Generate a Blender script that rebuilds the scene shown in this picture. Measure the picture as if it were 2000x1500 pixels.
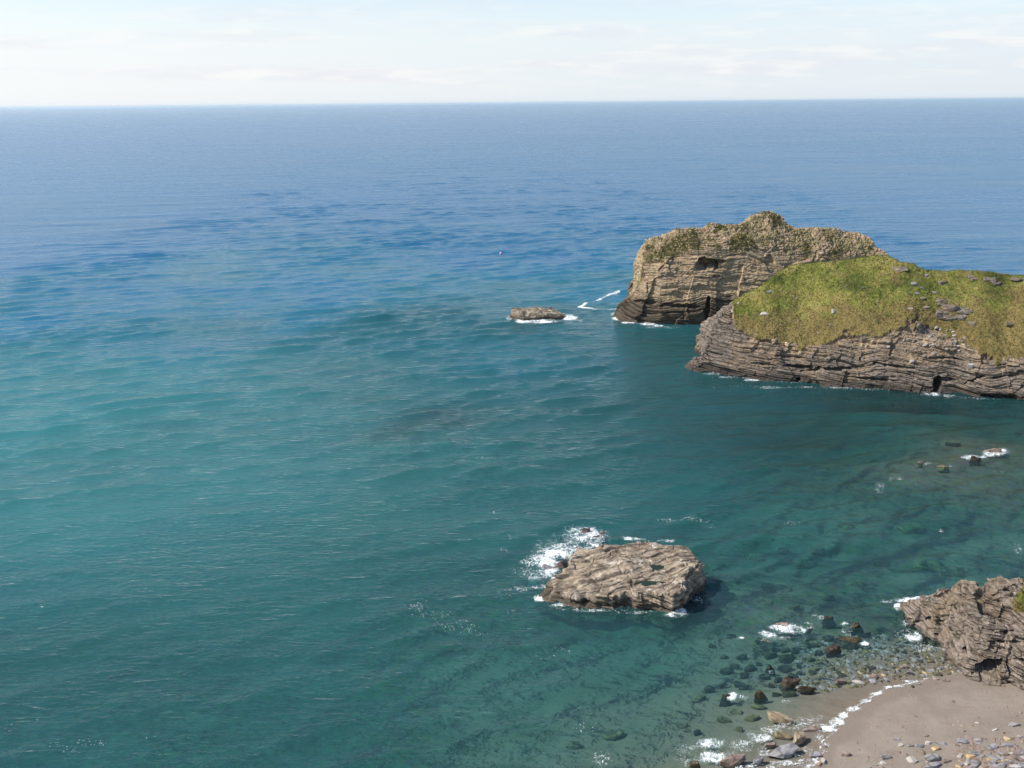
import bpy, math, random
import numpy as np
from mathutils import Matrix, Vector

sc = bpy.context.scene
for o in list(bpy.data.objects):
    bpy.data.objects.remove(o)
R = math.radians

# ------------------------------------------------------------------ camera
CAM_H = 50.0
F = 1732.0                       # focal length in photo pixels (2000 wide)
PITCH = math.atan(549 / F)
ROLL = 0.009
fw = np.array([0, math.cos(PITCH), -math.sin(PITCH)])
r0 = np.array([1.0, 0, 0]); u0 = np.array([0, math.sin(PITCH), math.cos(PITCH)])
rt = math.cos(ROLL) * r0 - math.sin(ROLL) * u0
up = math.sin(ROLL) * r0 + math.cos(ROLL) * u0
CAM = np.array([0, 0, CAM_H])
cd = bpy.data.cameras.new('camera')
cd.sensor_width = 36; cd.lens = 36 * F / 2000
cd.clip_start = 0.5; cd.clip_end = 200000
cam = bpy.data.objects.new('camera', cd)
sc.collection.objects.link(cam)
cam.matrix_world = Matrix(((rt[0], up[0], -fw[0], 0), (rt[1], up[1], -fw[1], 0),
                           (rt[2], up[2], -fw[2], CAM_H), (0, 0, 0, 1)))
sc.camera = cam

# ------------------------------------------------------------------ light
SUN_AZ = -98.0                  # degrees clockwise from +Y (the sun stands to the left)
SUN_EL = 46.0
SKY_STRENGTH = 0.10
EXPOSURE = 0.75
ld = bpy.data.lights.new('sun', 'SUN')
ld.energy = 3.6; ld.angle = R(0.55); ld.color = (1.0, 0.94, 0.86)
sun = bpy.data.objects.new('sun', ld); sc.collection.objects.link(sun)
sdir = Vector((math.sin(R(SUN_AZ)) * math.cos(R(SUN_EL)), math.cos(R(SUN_AZ)) * math.cos(R(SUN_EL)), math.sin(R(SUN_EL))))
sun.rotation_euler = sdir.to_track_quat('Z', 'Y').to_euler()
sun.location = (-100, 0, 150)

sc.view_settings.view_transform = 'Standard'
sc.view_settings.look = 'None'
sc.view_settings.exposure = EXPOSURE
sc.view_settings.gamma = 1
sc.view_settings.use_curve_mapping = False
sc.cycles.max_bounces = 6
sc.cycles.diffuse_bounces = 2
sc.cycles.glossy_bounces = 2
sc.cycles.transparent_max_bounces = 10
sc.cycles.volume_bounces = 1
sc.cycles.sample_clamp_indirect = 4
sc.cycles.sample_clamp_direct = 9
sc.cycles.use_denoising = True
sc.cycles.denoiser = 'OPENIMAGEDENOISE'
sc.cycles.denoising_input_passes = 'RGB_ALBEDO_NORMAL'


class NT:
    """small helper round a node tree"""
    def __init__(s, tree):
        s.t = tree
        for n in list(tree.nodes):
            tree.nodes.remove(n)
    def n(s, typ, **kw):
        nd = s.t.nodes.new(typ)
        for k, v in kw.items():
            if k.startswith('i_'):
                key = k[2:]
                nd.inputs[int(key) if key.isdigit() else key].default_value = v
            else:
                setattr(nd, k, v)
        return nd
    def l(s, a, b):
        s.t.links.new(a, b)
    def put(s, sock, v):
        if isinstance(v, bpy.types.NodeSocket):
            s.l(v, sock)
        elif v is not None:
            sock.default_value = v
    def math(s, op, a, b=None, c=None, clamp=False):
        nd = s.n('ShaderNodeMath', operation=op, use_clamp=clamp)
        s.put(nd.inputs[0], a); s.put(nd.inputs[1], b); s.put(nd.inputs[2], c)
        return nd.outputs[0]
    def mix(s, f, a, b, blend='MIX'):
        nd = s.n('ShaderNodeMix', data_type='RGBA', blend_type=blend)
        s.put(nd.inputs[0], f); s.put(nd.inputs[6], a); s.put(nd.inputs[7], b)
        return nd.outputs[2]
    def noise(s, vec, scale, detail=4, rough=0.55, dist=0.0):
        nd = s.n('ShaderNodeTexNoise')
        nd.inputs['Scale'].default_value = scale; nd.inputs['Detail'].default_value = detail
        nd.inputs['Roughness'].default_value = rough; nd.inputs['Distortion'].default_value = dist
        if vec is not None: s.l(vec, nd.inputs['Vector'])
        return nd.outputs['Fac']
    def ramp(s, f, stops):
        nd = s.n('ShaderNodeValToRGB')
        e = nd.color_ramp.elements
        while len(e) < len(stops): e.new(0.5)
        for el, (p, c) in zip(e, stops):
            el.position = p; el.color = c if len(c) == 4 else (*c, 1)
        s.l(f, nd.inputs[0])
        return nd.outputs[0]
    def map(s, vec, scale=(1, 1, 1), rot=(0, 0, 0), loc=(0, 0, 0)):
        nd = s.n('ShaderNodeMapping')
        nd.inputs['Scale'].default_value = scale; nd.inputs['Rotation'].default_value = rot
        nd.inputs['Location'].default_value = loc
        s.l(vec, nd.inputs['Vector'])
        return nd.outputs[0]
    def bump(s, h, strength, dist, normal=None):
        nd = s.n('ShaderNodeBump')
        nd.inputs['Strength'].default_value = strength; nd.inputs['Distance'].default_value = dist
        s.l(h, nd.inputs['Height'])
        if normal is not None: s.l(normal, nd.inputs['Normal'])
        return nd.outputs[0]
    def smooth(s, v, lo, hi):
        nd = s.n('ShaderNodeMapRange', interpolation_type='SMOOTHSTEP')
        s.put(nd.inputs[0], v)
        nd.inputs[1].default_value = lo; nd.inputs[2].default_value = hi
        return nd.outputs[0]

# ------------------------------------------------------------------ sky
wd = bpy.data.worlds.new('World'); sc.world = wd; wd.use_nodes = True
w = NT(wd.node_tree)
sky = w.n('ShaderNodeTexSky', sky_type='NISHITA')
sky.sun_disc = False
sky.sun_elevation = R(SUN_EL); sky.sun_rotation = R(SUN_AZ)
sky.altitude = 50; sky.air_density = 1.0; sky.dust_density = 0.3; sky.ozone_density = 1.6
tc = w.n('ShaderNodeTexCoord')
sx = w.n('ShaderNodeSeparateXYZ'); w.l(tc.outputs['Generated'], sx.inputs[0])
az = w.math('ARCTAN2', sx.outputs[0], sx.outputs[1])
# thin high veil: whiter towards the horizon and towards the sun's side
dt = w.n('ShaderNodeVectorMath', operation='DOT_PRODUCT'); w.l(tc.outputs['Generated'], dt.inputs[0]); dt.inputs[1].default_value = sdir
veil_c = w.mix(w.smooth(dt.outputs['Value'], -.6, .75), (4.5, 4.95, 5.4, 1), (6.0, 6.0, 6.0, 1))
veil = w.math('MULTIPLY', w.smooth(sx.outputs[2], .17, .03), .92)
skyc = w.mix(veil, sky.outputs[0], veil_c)
cv = w.n('ShaderNodeCombineXYZ')
w.l(w.math('MULTIPLY', az, 3.2), cv.inputs[0]); w.l(w.math('MULTIPLY', sx.outputs[2], 46), cv.inputs[1]); cv.inputs[2].default_value = 3.7
n1 = w.noise(cv.outputs[0], 1.0, 6, 0.5, 0.6)
cv2 = w.n('ShaderNodeCombineXYZ')
w.l(w.math('MULTIPLY', az, 10), cv2.inputs[0]); w.l(w.math('MULTIPLY', sx.outputs[2], 70), cv2.inputs[1])
n2 = w.noise(cv2.outputs[0], 1.6, 6, 0.55, 0.3)
band = w.math('MULTIPLY', w.smooth(sx.outputs[2], 0.004, 0.03), w.smooth(sx.outputs[2], 0.12, 0.06))
cm = w.math('MULTIPLY', w.smooth(w.math('ADD', w.math('MULTIPLY', n1, 0.75), w.math('MULTIPLY', n2, 0.25)), 0.44, 0.60), band)
ccol = w.mix(w.smooth(n2, 0.40, 0.62), (4.85, 4.95, 5.35, 1), (5.9, 5.8, 5.7, 1))
skyc = w.mix(w.math('MULTIPLY', cm, 0.6), skyc, ccol)
bg = w.n('ShaderNodeBackground'); w.l(skyc, bg.inputs[0]); bg.inputs[1].default_value = SKY_STRENGTH
wo = w.n('ShaderNodeOutputWorld'); w.l(bg.outputs[0], wo.inputs[0])

# ------------------------------------------------------------------ numeric helpers
rng = np.random.default_rng(7)
random.seed(7)

def ray(px, py):
    a = (np.asarray(px, float) - 1000) / F; b = -(np.asarray(py, float) - 750) / F
    return a[..., None] * rt + b[..., None] * up + fw

def W(px, py, z=0.0):
    """photo pixel -> the point of the level z that it shows"""
    d = ray(px, py); t = (np.asarray(z) - CAM_H) / d[..., 2]
    return CAM + t[..., None] * d

def climb(p0, px, py, slope):
    """go up from p0 at this slope until the pixel's line of sight is met"""
    d = ray(px, py); s = np.tan(np.radians(slope))
    t = (CAM_H - p0[..., 2] + s * p0[..., 1]) / (s * d[..., 1] - d[..., 2])
    return CAM + t[..., None] * d

def proj(P):
    q = P - CAM
    zc = q @ fw
    return 1000 + F * (q @ rt) / zc, 750 - F * (q @ up) / zc

def h3(ix, iy, iz, seed=0):
    h = (ix.astype(np.int64) * 374761393 + iy.astype(np.int64) * 668265263 + iz.astype(np.int64) * 2147483647 + seed * 1274126177) & 0xffffffff
    h = ((h ^ (h >> 13)) * 1274126177) & 0xffffffff
    h = ((h ^ (h >> 16)) * 2246822519) & 0xffffffff
    return ((h ^ (h >> 15)) & 0xffffff) / float(0xffffff)

def vn(p, seed=0):
    """value noise, -1..1"""
    i = np.floor(p); f = p - i; f = f * f * f * (f * (f * 6 - 15) + 10)
    i = i.astype(np.int64); r = 0
    for dx in (0, 1):
        wx = f[..., 0] if dx else 1 - f[..., 0]
        for dy in (0, 1):
            wy = f[..., 1] if dy else 1 - f[..., 1]
            for dz in (0, 1):
                wz = f[..., 2] if dz else 1 - f[..., 2]
                r = r + wx * wy * wz * h3(i[..., 0] + dx, i[..., 1] + dy, i[..., 2] + dz, seed)
    return r * 2 - 1

def fbm(p, oct=4, gain=0.5, seed=0):
    r = 0; a = 1; t = 0
    for k in range(oct):
        r = r + a * vn(p + 17.3 * k, seed + k); t += a; a *= gain; p = p * 2.03
    return r / t

def worley(p, seed=0):
    """F1, F2 distances and the id of the nearest cell"""
    i = np.floor(p).astype(np.int64)
    f1 = np.full(p.shape[:-1], 9.0); f2 = f1.copy(); cid = np.zeros(p.shape[:-1])
    for dx in (-1, 0, 1):
        for dy in (-1, 0, 1):
            for dz in (-1, 0, 1):
                c = i + np.array([dx, dy, dz])
                q = np.stack([c[..., k] + h3(c[..., 0], c[..., 1], c[..., 2], seed + 11 * k + 1) for k in range(3)], -1)
                d = np.linalg.norm(q - p, axis=-1)
                near = d < f1
                f2 = np.where(near, f1, np.minimum(f2, d))
                cid = np.where(near, h3(c[..., 0], c[..., 1], c[..., 2], seed + 77), cid)
                f1 = np.minimum(f1, d)
    return f1, f2, cid

def sstep(x, a, b):
    t = np.clip((x - a) / (b - a), 0, 1)
    return t * t * (3 - 2 * t)

def pdist(P, poly, closed=False):
    """distance of 2-D points to a polyline"""
    A = poly; B = np.roll(poly, -1, 0)
    if not closed: A = A[:-1]; B = B[:-1]
    best = np.full(P.shape[:-1], 1e9)
    for a, b in zip(A, B):
        ab = b - a; t = np.clip(((P - a) @ ab) / (ab @ ab + 1e-12), 0, 1)
        best = np.minimum(best, np.linalg.norm(P - a - t[..., None] * ab, axis=-1))
    return best

def inside(P, poly):
    r = np.zeros(P.shape[:-1], bool); j = len(poly) - 1
    for i in range(len(poly)):
        a, b = poly[i], poly[j]
        c = ((a[1] > P[..., 1]) != (b[1] > P[..., 1])) & (P[..., 0] < (b[0] - a[0]) * (P[..., 1] - a[1]) / (b[1] - a[1] + 1e-12) + a[0])
        r ^= c; j = i
    return r

def strata(P, nb, thick, amp, lat=0.12, warp=0.8, seed=0, fault=0):
    """ledges: every bed sticks out or stands back by its own amount, changing along the bed"""
    b = P @ nb + warp * fbm(P * 0.07, 3, seed=seed) + 0.12 * vn(P * 0.6, seed + 5)
    if fault:
        _, _, c = worley(P * np.array([fault, fault, fault * .8]) + .25 * vn(P * fault * 2.5, seed + 6)[..., None], seed + 70)
        b = b + 1.3 * thick[0] * (c - .5)
    out = np.zeros(P.shape[:-1])
    for k, (t, a) in enumerate(zip(thick, amp)):
        q = b / t + 0.35 * vn(P * np.array([.15, .15, .15]) + k * 9, seed + 30 + k)
        idx = np.floor(q); fr = q - idx
        lp = np.stack([P[..., 0] * lat / (0.5 + t * .5) , P[..., 1] * lat / (0.5 + t * .5), idx * 7.31], -1)
        off = vn(lp, seed + 40 + k)
        groove = np.exp(-(np.minimum(fr, 1 - fr) / 0.10) ** 2)
        out += a * (off - 0.55 * groove)
    return out

# ------------------------------------------------------------------ object helpers
def link(o, parent=None):
    sc.collection.objects.link(o)
    if parent is not None: o.parent = parent
    return o

def tag(o, label=None, cat=None, group=None, kind=None):
    if label: o['label'] = label
    if cat: o['category'] = cat
    if group: o['group'] = group
    if kind: o['kind'] = kind
    return o

def mesh_np(name, V, faces, mat, smooth=True, attrs=None):
    V = np.asarray(V, np.float32).reshape(-1, 3); faces = np.asarray(faces, np.int32)
    k = faces.shape[1]
    me = bpy.data.meshes.new(name)
    me.vertices.add(len(V)); me.vertices.foreach_set('co', V.ravel())
    me.loops.add(faces.size); me.loops.foreach_set('vertex_index', faces.ravel())
    me.polygons.add(len(faces))
    me.polygons.foreach_set('loop_start', np.arange(0, faces.size, k, dtype=np.int32))
    me.polygons.foreach_set('use_smooth', np.full(len(faces), smooth))
    for an, av in (attrs or {}).items():
        a = me.attributes.new(an, 'FLOAT', 'POINT'); a.data.foreach_set('value', np.asarray(av, np.float32).ravel())
    me.update(calc_edges=True)
    me.validate()
    if mat is not None: me.materials.append(mat)
    return me

def obj(name, V, faces, mat, parent=None, smooth=True, attrs=None, base=None):
    """one mesh object; base is where its origin sits"""
    V = np.asarray(V, float).reshape(-1, 3)
    if base is not None: V = V - np.asarray(base)
    o = bpy.data.objects.new(name, mesh_np(name, V, faces, mat, smooth, attrs))
    if base is not None: o.location = base
    return link(o, parent)

def empty(name, loc=(0, 0, 0)):
    o = bpy.data.objects.new(name, None); o.location = loc; o.empty_display_size = 1
    return link(o)

def grid_faces(nu, nv):
    i = np.arange(nu - 1)[:, None] * nv + np.arange(nv - 1)[None, :]
    return np.stack([i, i + nv, i + nv + 1, i + 1], -1).reshape(-1, 4)

def sub(V, faces, keep, attrs=None):
    f = faces[keep]; u, inv = np.unique(f, return_inverse=True)
    return V.reshape(-1, 3)[u], inv.reshape(f.shape), {k: np.asarray(a).ravel()[u] for k, a in (attrs or {}).items()}

def grid_normals(G):
    du = np.gradient(G, axis=0); dv = np.gradient(G, axis=1)
    n = np.cross(du, dv); n /= np.linalg.norm(n, axis=-1, keepdims=True) + 1e-9
    return n

def blur(G, k):
    for _ in range(k):
        H = G.copy()
        H[1:-1] = (G[:-2] + 2 * G[1:-1] + G[2:]) / 4
        G = H.copy()
        G[:, 1:-1] = (H[:, :-2] + 2 * H[:, 1:-1] + H[:, 2:]) / 4
    return G

# ------------------------------------------------------------------ materials
def new_mat(name):
    m = bpy.data.materials.new(name); m.use_nodes = True
    return m, NT(m.node_tree)

def rock_mat(name, dark, mid, light, stain=(0.30, 0.20, 0.09), stain_amt=0.35, tilt=(0, 0, 0), sz=2.6, sxy=0.25,
             wet_z=None, wet_col=(0.035, 0.03, 0.027), rough=0.9, bstr=0.7, bdist=0.18, pale=None, wet_soft=1.5, crack=.9, soil=None, crack_amt=.6):
    m, t = new_mat(name)
    g = t.n('ShaderNodeNewGeometry'); P = g.outputs['Position']
    st = t.map(P, (sxy, sxy, sz), tilt)
    warp = t.n('ShaderNodeVectorMath', operation='ADD')
    nz = t.n('ShaderNodeTexNoise'); nz.inputs['Scale'].default_value = 0.35; t.l(P, nz.inputs['Vector'])
    vm = t.n('ShaderNodeVectorMath', operation='MULTIPLY'); t.l(nz.outputs['Color'], vm.inputs[0]); vm.inputs[1].default_value = (.6, .6, 1.6)
    t.l(st, warp.inputs[0]); t.l(vm.outputs[0], warp.inputs[1])
    s1 = t.noise(warp.outputs[0], 1.6, 8, 0.62)
    s2 = t.noise(P, 2.2, 6, 0.65)
    s3 = t.noise(P, 0.22, 5, 0.6)
    f = t.math('ADD', t.math('MULTIPLY', s1, 0.6), t.math('MULTIPLY', s2, 0.4))
    c = t.ramp(f, [(0.30, dark), (0.47, mid), (0.66, light)])
    c = t.mix(t.math('MULTIPLY', t.smooth(s3, 0.48, 0.66), stain_amt), c, (*stain, 1))
    vo = t.n('ShaderNodeTexVoronoi', feature='DISTANCE_TO_EDGE'); vo.inputs['Scale'].default_value = crack
    t.l(t.map(warp.outputs[0], (1 / max(sxy, .01) * .55, 1 / max(sxy, .01) * .55, 1 / max(sz, .01) * 1.5)), vo.inputs['Vector'])
    ck = t.smooth(vo.outputs['Distance'], .075, .0)
    c = t.mix(t.math('MULTIPLY', ck, crack_amt), c, tuple(v * .45 for v in dark) + (1,))
    if soil:
        so = t.n('ShaderNodeAttribute', attribute_name='soil')
        c = t.mix(t.math('MULTIPLY', so.outputs['Fac'], t.smooth(s2, .3, .6)), c, (*soil, 1))
    if pale:
        s4 = t.noise(P, 0.55, 6, 0.7)
        c = t.mix(t.math('MULTIPLY', t.smooth(s4, 0.53, 0.66), 0.75), c, (*pale, 1))
    if wet_z is not None:
        z = t.n('ShaderNodeSeparateXYZ'); t.l(P, z.inputs[0])
        zz = t.math('ADD', z.outputs[2], t.math('MULTIPLY', t.math('SUBTRACT', s3, 0.5), wet_soft * 3))
        wf = t.smooth(zz, wet_z + wet_soft * .5, wet_z - wet_soft * .5)
        c = t.mix(t.math('MULTIPLY', wf, 0.8), c, t.mix(s2, (*wet_col, 1), tuple(v * 2.2 for v in wet_col) + (1,)))
    b = t.n('ShaderNodeBsdfPrincipled')
    t.l(c, b.inputs['Base Color']); b.inputs['Roughness'].default_value = rough
    b.inputs['Specular IOR Level'].default_value = 0.25
    hb = t.math('ADD', t.math('MULTIPLY', s1, 1.0), t.math('ADD', t.math('MULTIPLY', s2, 0.5), t.math('MULTIPLY', ck, -.5)))
    t.l(t.bump(hb, bstr, bdist), b.inputs['Normal'])
    o = t.n('ShaderNodeOutputMaterial'); t.l(b.outputs[0], o.inputs[0])
    return m

M = {}
M['outer'] = rock_mat('outer_cliff_rock', (.12, .084, .053), (.315, .228, .142), (.51, .395, .26), stain=(.36, .26, .13), stain_amt=.4,
                      tilt=(0, R(3), 0), sz=2.2, sxy=.3, wet_z=5.6, wet_col=(.030, .024, .019), wet_soft=1.8, soil=(.21, .185, .075), crack_amt=.35)
M['near'] = rock_mat('near_cliff_rock', (.052, .042, .034), (.150, .120, .094), (.30, .25, .20), stain=(.28, .195, .11), stain_amt=.4,
                     tilt=(0, R(4), 0), sz=2.4, sxy=.28, wet_z=1.3, wet_col=(.032, .026, .021), wet_soft=1.0, soil=(.33, .24, .15))
M['island'] = rock_mat('island_rock', (.075, .056, .040), (.245, .195, .142), (.44, .365, .275), stain=(.28, .205, .125), stain_amt=.3,
                       tilt=(R(14), R(-6), 0), sz=2.4, sxy=.6, wet_z=0.75, wet_col=(.035, .027, .019), wet_soft=.5, pale=(.52, .46, .38), bdist=.10, crack=.4, crack_amt=.5)
M['spur'] = rock_mat('spur_rock', (.055, .043, .034), (.165, .132, .104), (.35, .29, .235), stain=(.22, .155, .085), stain_amt=.35,
                     tilt=(0, R(3), 0), sz=4.0, sxy=.5, wet_z=0.3, wet_col=(.05, .042, .035), wet_soft=.4, bdist=.1)
M['outcrop'] = rock_mat('outcrop_rock', (.055, .045, .036), (.145, .120, .096), (.27, .23, .19), stain=(.26, .18, .09), stain_amt=.4, sz=3, sxy=.8, bdist=.08)
M['dark_boulder'] = rock_mat('dark_wet_boulder', (.018, .014, .011), (.04, .03, .022), (.10, .075, .05), stain=(.10, .08, .03), stain_amt=.5,
                             sz=1, sxy=1, rough=.45, bdist=.06)
M['tan_boulder'] = rock_mat('tan_boulder', (.17, .12, .07), (.32, .245, .16), (.46, .37, .26), sz=1.2, sxy=1, bdist=.05)
M['grey_stone'] = rock_mat('grey_stone', (.13, .125, .13), (.235, .225, .225), (.34, .325, .32), stain=(.25, .21, .17), stain_amt=.3, sz=2, sxy=1, bdist=.04)
M['pale_stone'] = rock_mat('pale_stone', (.28, .26, .23), (.40, .37, .33), (.52, .48, .43), stain=(.4, .33, .24), stain_amt=.3, sz=2, sxy=1, bdist=.04)
M['ochre_stone'] = rock_mat('ochre_stone', (.34, .24, .12), (.48, .35, .19), (.58, .45, .27), sz=1, sxy=1, bdist=.03)
M['brown_stone'] = rock_mat('brown_stone', (.12, .085, .07), (.23, .17, .145), (.33, .26, .22), sz=1.5, sxy=1, bdist=.04)
M['weedy'] = rock_mat('weedy_boulder', (.02, .018, .014), (.05, .045, .03), (.12, .10, .06), stain=(.12, .12, .04), stain_amt=.5, sz=1, sxy=1, bdist=.06)
M['olive'] = rock_mat('olive_boulder', (.07, .06, .035), (.15, .125, .07), (.25, .205, .12), stain=(.2, .2, .08), stain_amt=.5, sz=1, sxy=1, bdist=.06)

def turf_mat():
    m, t = new_mat('turf')
    g = t.n('ShaderNodeNewGeometry'); P = g.outputs['Position']
    a = t.noise(P, 0.16, 5, 0.62); b_ = t.noise(P, 1.7, 6, 0.65); d = t.noise(P, 0.26, 6, 0.68)
    c = t.ramp(t.math('ADD', t.math('MULTIPLY', a, .68), t.math('MULTIPLY', b_, .32)),
               [(0.39, (.062, .080, .020)), (0.48, (.145, .156, .034)), (0.57, (.235, .208, .064))])
    low = t.n('ShaderNodeAttribute', attribute_name='edge')
    c = t.mix(t.math('MULTIPLY', t.smooth(t.math('ADD', d, t.math('MULTIPLY', low.outputs['Fac'], .22)), .50, .66), .70), c, (.19, .130, .058, 1))
    b = t.n('ShaderNodeBsdfPrincipled'); t.l(c, b.inputs['Base Color']); b.inputs['Roughness'].default_value = 1
    b.inputs['Specular IOR Level'].default_value = 0.1
    t.l(t.bump(t.math('ADD', b_, d), 0.9, .35), b.inputs['Normal'])
    o = t.n('ShaderNodeOutputMaterial'); t.l(b.outputs[0], o.inputs[0])
    return m
M['turf'] = turf_mat()

def blade_mat():
    m, t = new_mat('grass_blades')
    at = t.n('ShaderNodeAttribute', attribute_name='tone')
    c = t.ramp(at.outputs['Fac'], [(0, (.075, .094, .025)), (.35, (.145, .154, .041)), (.7, (.225, .203, .068)), (1, (.245, .165, .074))])
    d = t.n('ShaderNodeBsdfDiffuse'); t.l(c, d.inputs[0])
    tr = t.n('ShaderNodeBsdfTranslucent'); t.l(c, tr.inputs[0])
    mx = t.n('ShaderNodeMixShader'); mx.inputs[0].default_value = .4
    t.l(d.outputs[0], mx.inputs[1]); t.l(tr.outputs[0], mx.inputs[2])
    o = t.n('ShaderNodeOutputMaterial'); t.l(mx.outputs[0], o.inputs[0])
    return m
M['blade'] = blade_mat()

def sand_mat():
    m, t = new_mat('sand')
    g = t.n('ShaderNodeNewGeometry'); P = g.outputs['Position']
    wet = t.n('ShaderNodeAttribute', attribute_name='wet')
    reef = t.n('ShaderNodeAttribute', attribute_name='reef')
    a = t.noise(P, 0.35, 6, 0.6); b_ = t.noise(P, 9, 4, 0.6); d = t.noise(P, 60, 2, 0.6)
    c = t.ramp(t.math('ADD', t.math('MULTIPLY', a, .6), t.math('ADD', t.math('MULTIPLY', b_, .25), t.math('MULTIPLY', d, .15))),
               [(0.35, (.205, .168, .132)), (0.5, (.245, .202, .160)), (0.65, (.285, .236, .19))])
    c = t.mix(t.math('MULTIPLY', t.smooth(t.noise(t.map(P, (.5, 1.3, 1), (0, 0, R(30))), .9, 6, .7), .54, .70), .35), c, (.14, .115, .09, 1))
    c = t.mix(wet.outputs['Fac'], c, (.212, .172, .132, 1))
    vor = t.n('ShaderNodeTexVoronoi'); t.l(P, vor.inputs['Vector']); vor.inputs['Scale'].default_value = 1.6
    rc = t.mix(t.noise(P, 1.1, 6, .7), (.02, .024, .014, 1), (.11, .095, .05, 1))
    pc = t.mix(.5, vor.outputs['Color'], (.16, .15, .11, 1)); pc = t.mix(.82, pc, (.14, .125, .09, 1))
    rf = t.smooth(t.math('ADD', reef.outputs['Fac'], t.math('MULTIPLY', t.math('SUBTRACT', t.noise(P, .7, 6, .65), .5), .9)), .05, .95)
    rf = t.math('MULTIPLY', rf, t.smooth(reef.outputs['Fac'], .02, .3))
    c = t.mix(rf, c, t.mix(t.noise(P, .5, 4, .6), rc, pc))
    b = t.n('ShaderNodeBsdfPrincipled'); t.l(c, b.inputs['Base Color'])
    t.l(t.math('SUBTRACT', .95, t.math('MULTIPLY', wet.outputs['Fac'], .35)), b.inputs['Roughness'])
    b.inputs['Specular IOR Level'].default_value = 0.25
    t.l(t.bump(t.math('ADD', t.math('MULTIPLY', t.noise(P, 2.2, 4, .6), 1.6), t.math('ADD', b_, t.math('MULTIPLY', d, .3))), .45, .07), b.inputs['Normal'])
    o = t.n('ShaderNodeOutputMaterial'); t.l(b.outputs[0], o.inputs[0])
    return m
M['sand'] = sand_mat()

def water_mat(name='sea_water', pool=False):
    m, t = new_mat(name)
    g = t.n('ShaderNodeNewGeometry'); P = g.outputs['Position']
    if pool:
        dep = 16.0
    else:
        dep = t.n('ShaderNodeAttribute', attribute_name='depth').outputs['Fac']
    def T(k):
        return t.math('EXPONENT', t.math('MULTIPLY', dep, -k))
    kk = (0.55, 0.22, 0.23)
    T3 = [T(k) for k in kk]
    tcol = t.n('ShaderNodeCombineColor')
    for i in range(3): t.put(tcol.inputs[i], T3[i])
    scat = t.mix(t.smooth(dep, 4, 19), (.032, .195, .200, 1), (.009, .108, .215, 1))
    if pool: scat = t.mix(1.0, scat, (.020, .030, .016, 1))
    inv = t.mix(1.0, (1, 1, 1, 1), tcol.outputs[0], 'SUBTRACT')
    scat = t.mix(1.0, scat, inv, 'MULTIPLY')
    if not pool:
        tb = t.n('ShaderNodeAttribute', attribute_name='sheen_tone').outputs['Fac']  # scales the body colour by the painted sheen and reflection
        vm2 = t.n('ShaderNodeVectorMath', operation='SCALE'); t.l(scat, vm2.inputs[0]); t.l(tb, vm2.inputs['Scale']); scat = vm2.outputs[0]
        aer = t.n('ShaderNodeAttribute', attribute_name='aer').outputs['Fac']
        scat = t.mix(t.math('MULTIPLY', aer, .45), scat, (.30, .46, .44, 1))
    tr = t.n('ShaderNodeBsdfTransparent'); t.l(tcol.outputs[0], tr.inputs[0])
    df = t.n('ShaderNodeBsdfDiffuse'); t.l(scat, df.inputs[0])
    add = t.n('ShaderNodeAddShader'); t.l(tr.outputs[0], add.inputs[0]); t.l(df.outputs[0], add.inputs[1])
    # ripples: short wind waves the mesh is too coarse for
    rp = t.map(P, (.30, 1.0, 1), (0, 0, R(-27)))
    w1 = t.noise(rp, .62, 3, .55, .5)
    rp2 = t.map(P, (.45, 1.0, 1), (0, 0, R(-10)))
    w2 = t.noise(rp2, 2.0, 3, .6, .3)
    rp3 = t.map(P, (.5, 1.0, 1), (0, 0, R(-22)))
    w3 = t.noise(rp3, .12, 4, .6, .3)
    if pool:
        nb = t.bump(w2, .05, .05)
    else:
        crest = t.math('POWER', t.math('SUBTRACT', 1.0, t.math('ABSOLUTE', t.math('SUBTRACT', t.math('MULTIPLY', w1, 2), 1.0))), 1.6)
        bn = t.n('ShaderNodeBump'); bn.inputs['Distance'].default_value = .11; t.l(crest, bn.inputs['Height'])
        t.l(t.math('ADD', t.math('MULTIPLY', t.smooth(dep, .2, 3.5), .85), .08), bn.inputs['Strength']); nb = bn.outputs[0]
        b2 = t.n('ShaderNodeBump'); b2.inputs['Distance'].default_value = .19; t.l(w2, b2.inputs['Height']); t.l(nb, b2.inputs['Normal'])
        t.l(t.math('ADD', t.math('MULTIPLY', t.smooth(dep, .1, 1.6), .75), .10), b2.inputs['Strength']); nb = b2.outputs[0]
        nb = t.bump(w3, .8, .55, nb)
        w4 = t.noise(t.map(P, (.3, 1.0, 1), (0, 0, R(-12))), .045, 5, .65, .3)
        nb = t.bump(w4, .8, 1.5, nb)
    fr = t.n('ShaderNodeFresnel'); fr.inputs[0].default_value = 1.333; t.l(nb, fr.inputs['Normal'])
    gl = t.n('ShaderNodeBsdfGlossy'); gl.inputs['Roughness'].default_value = .03
    if not pool:
        gust = t.math('ADD', t.noise(t.map(P, (.0022, .011, 1), (0, 0, R(-8))), 1.0, 5, .6), t.math('MULTIPLY', t.noise(t.map(P, (.012, .06, 1), (0, 0, R(-12))), 1.0, 4, .6), .6))
        t.l(t.math('ADD', t.math('MULTIPLY', t.smooth(dep, 2, 25), t.math('ADD', t.math('MULTIPLY', t.smooth(gust, .4, 1.2), .14), .10)), .09), gl.inputs['Roughness'])
    t.l(nb, gl.inputs['Normal'])
    mx = t.n('ShaderNodeMixShader'); t.l(fr.outputs[0], mx.inputs[0]); t.l(add.outputs[0], mx.inputs[1]); t.l(gl.outputs[0], mx.inputs[2])
    o = t.n('ShaderNodeOutputMaterial'); t.l(mx.outputs[0], o.inputs[0])
    return m
M['water'] = water_mat()
M['pool'] = water_mat('pool_water', True)

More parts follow.
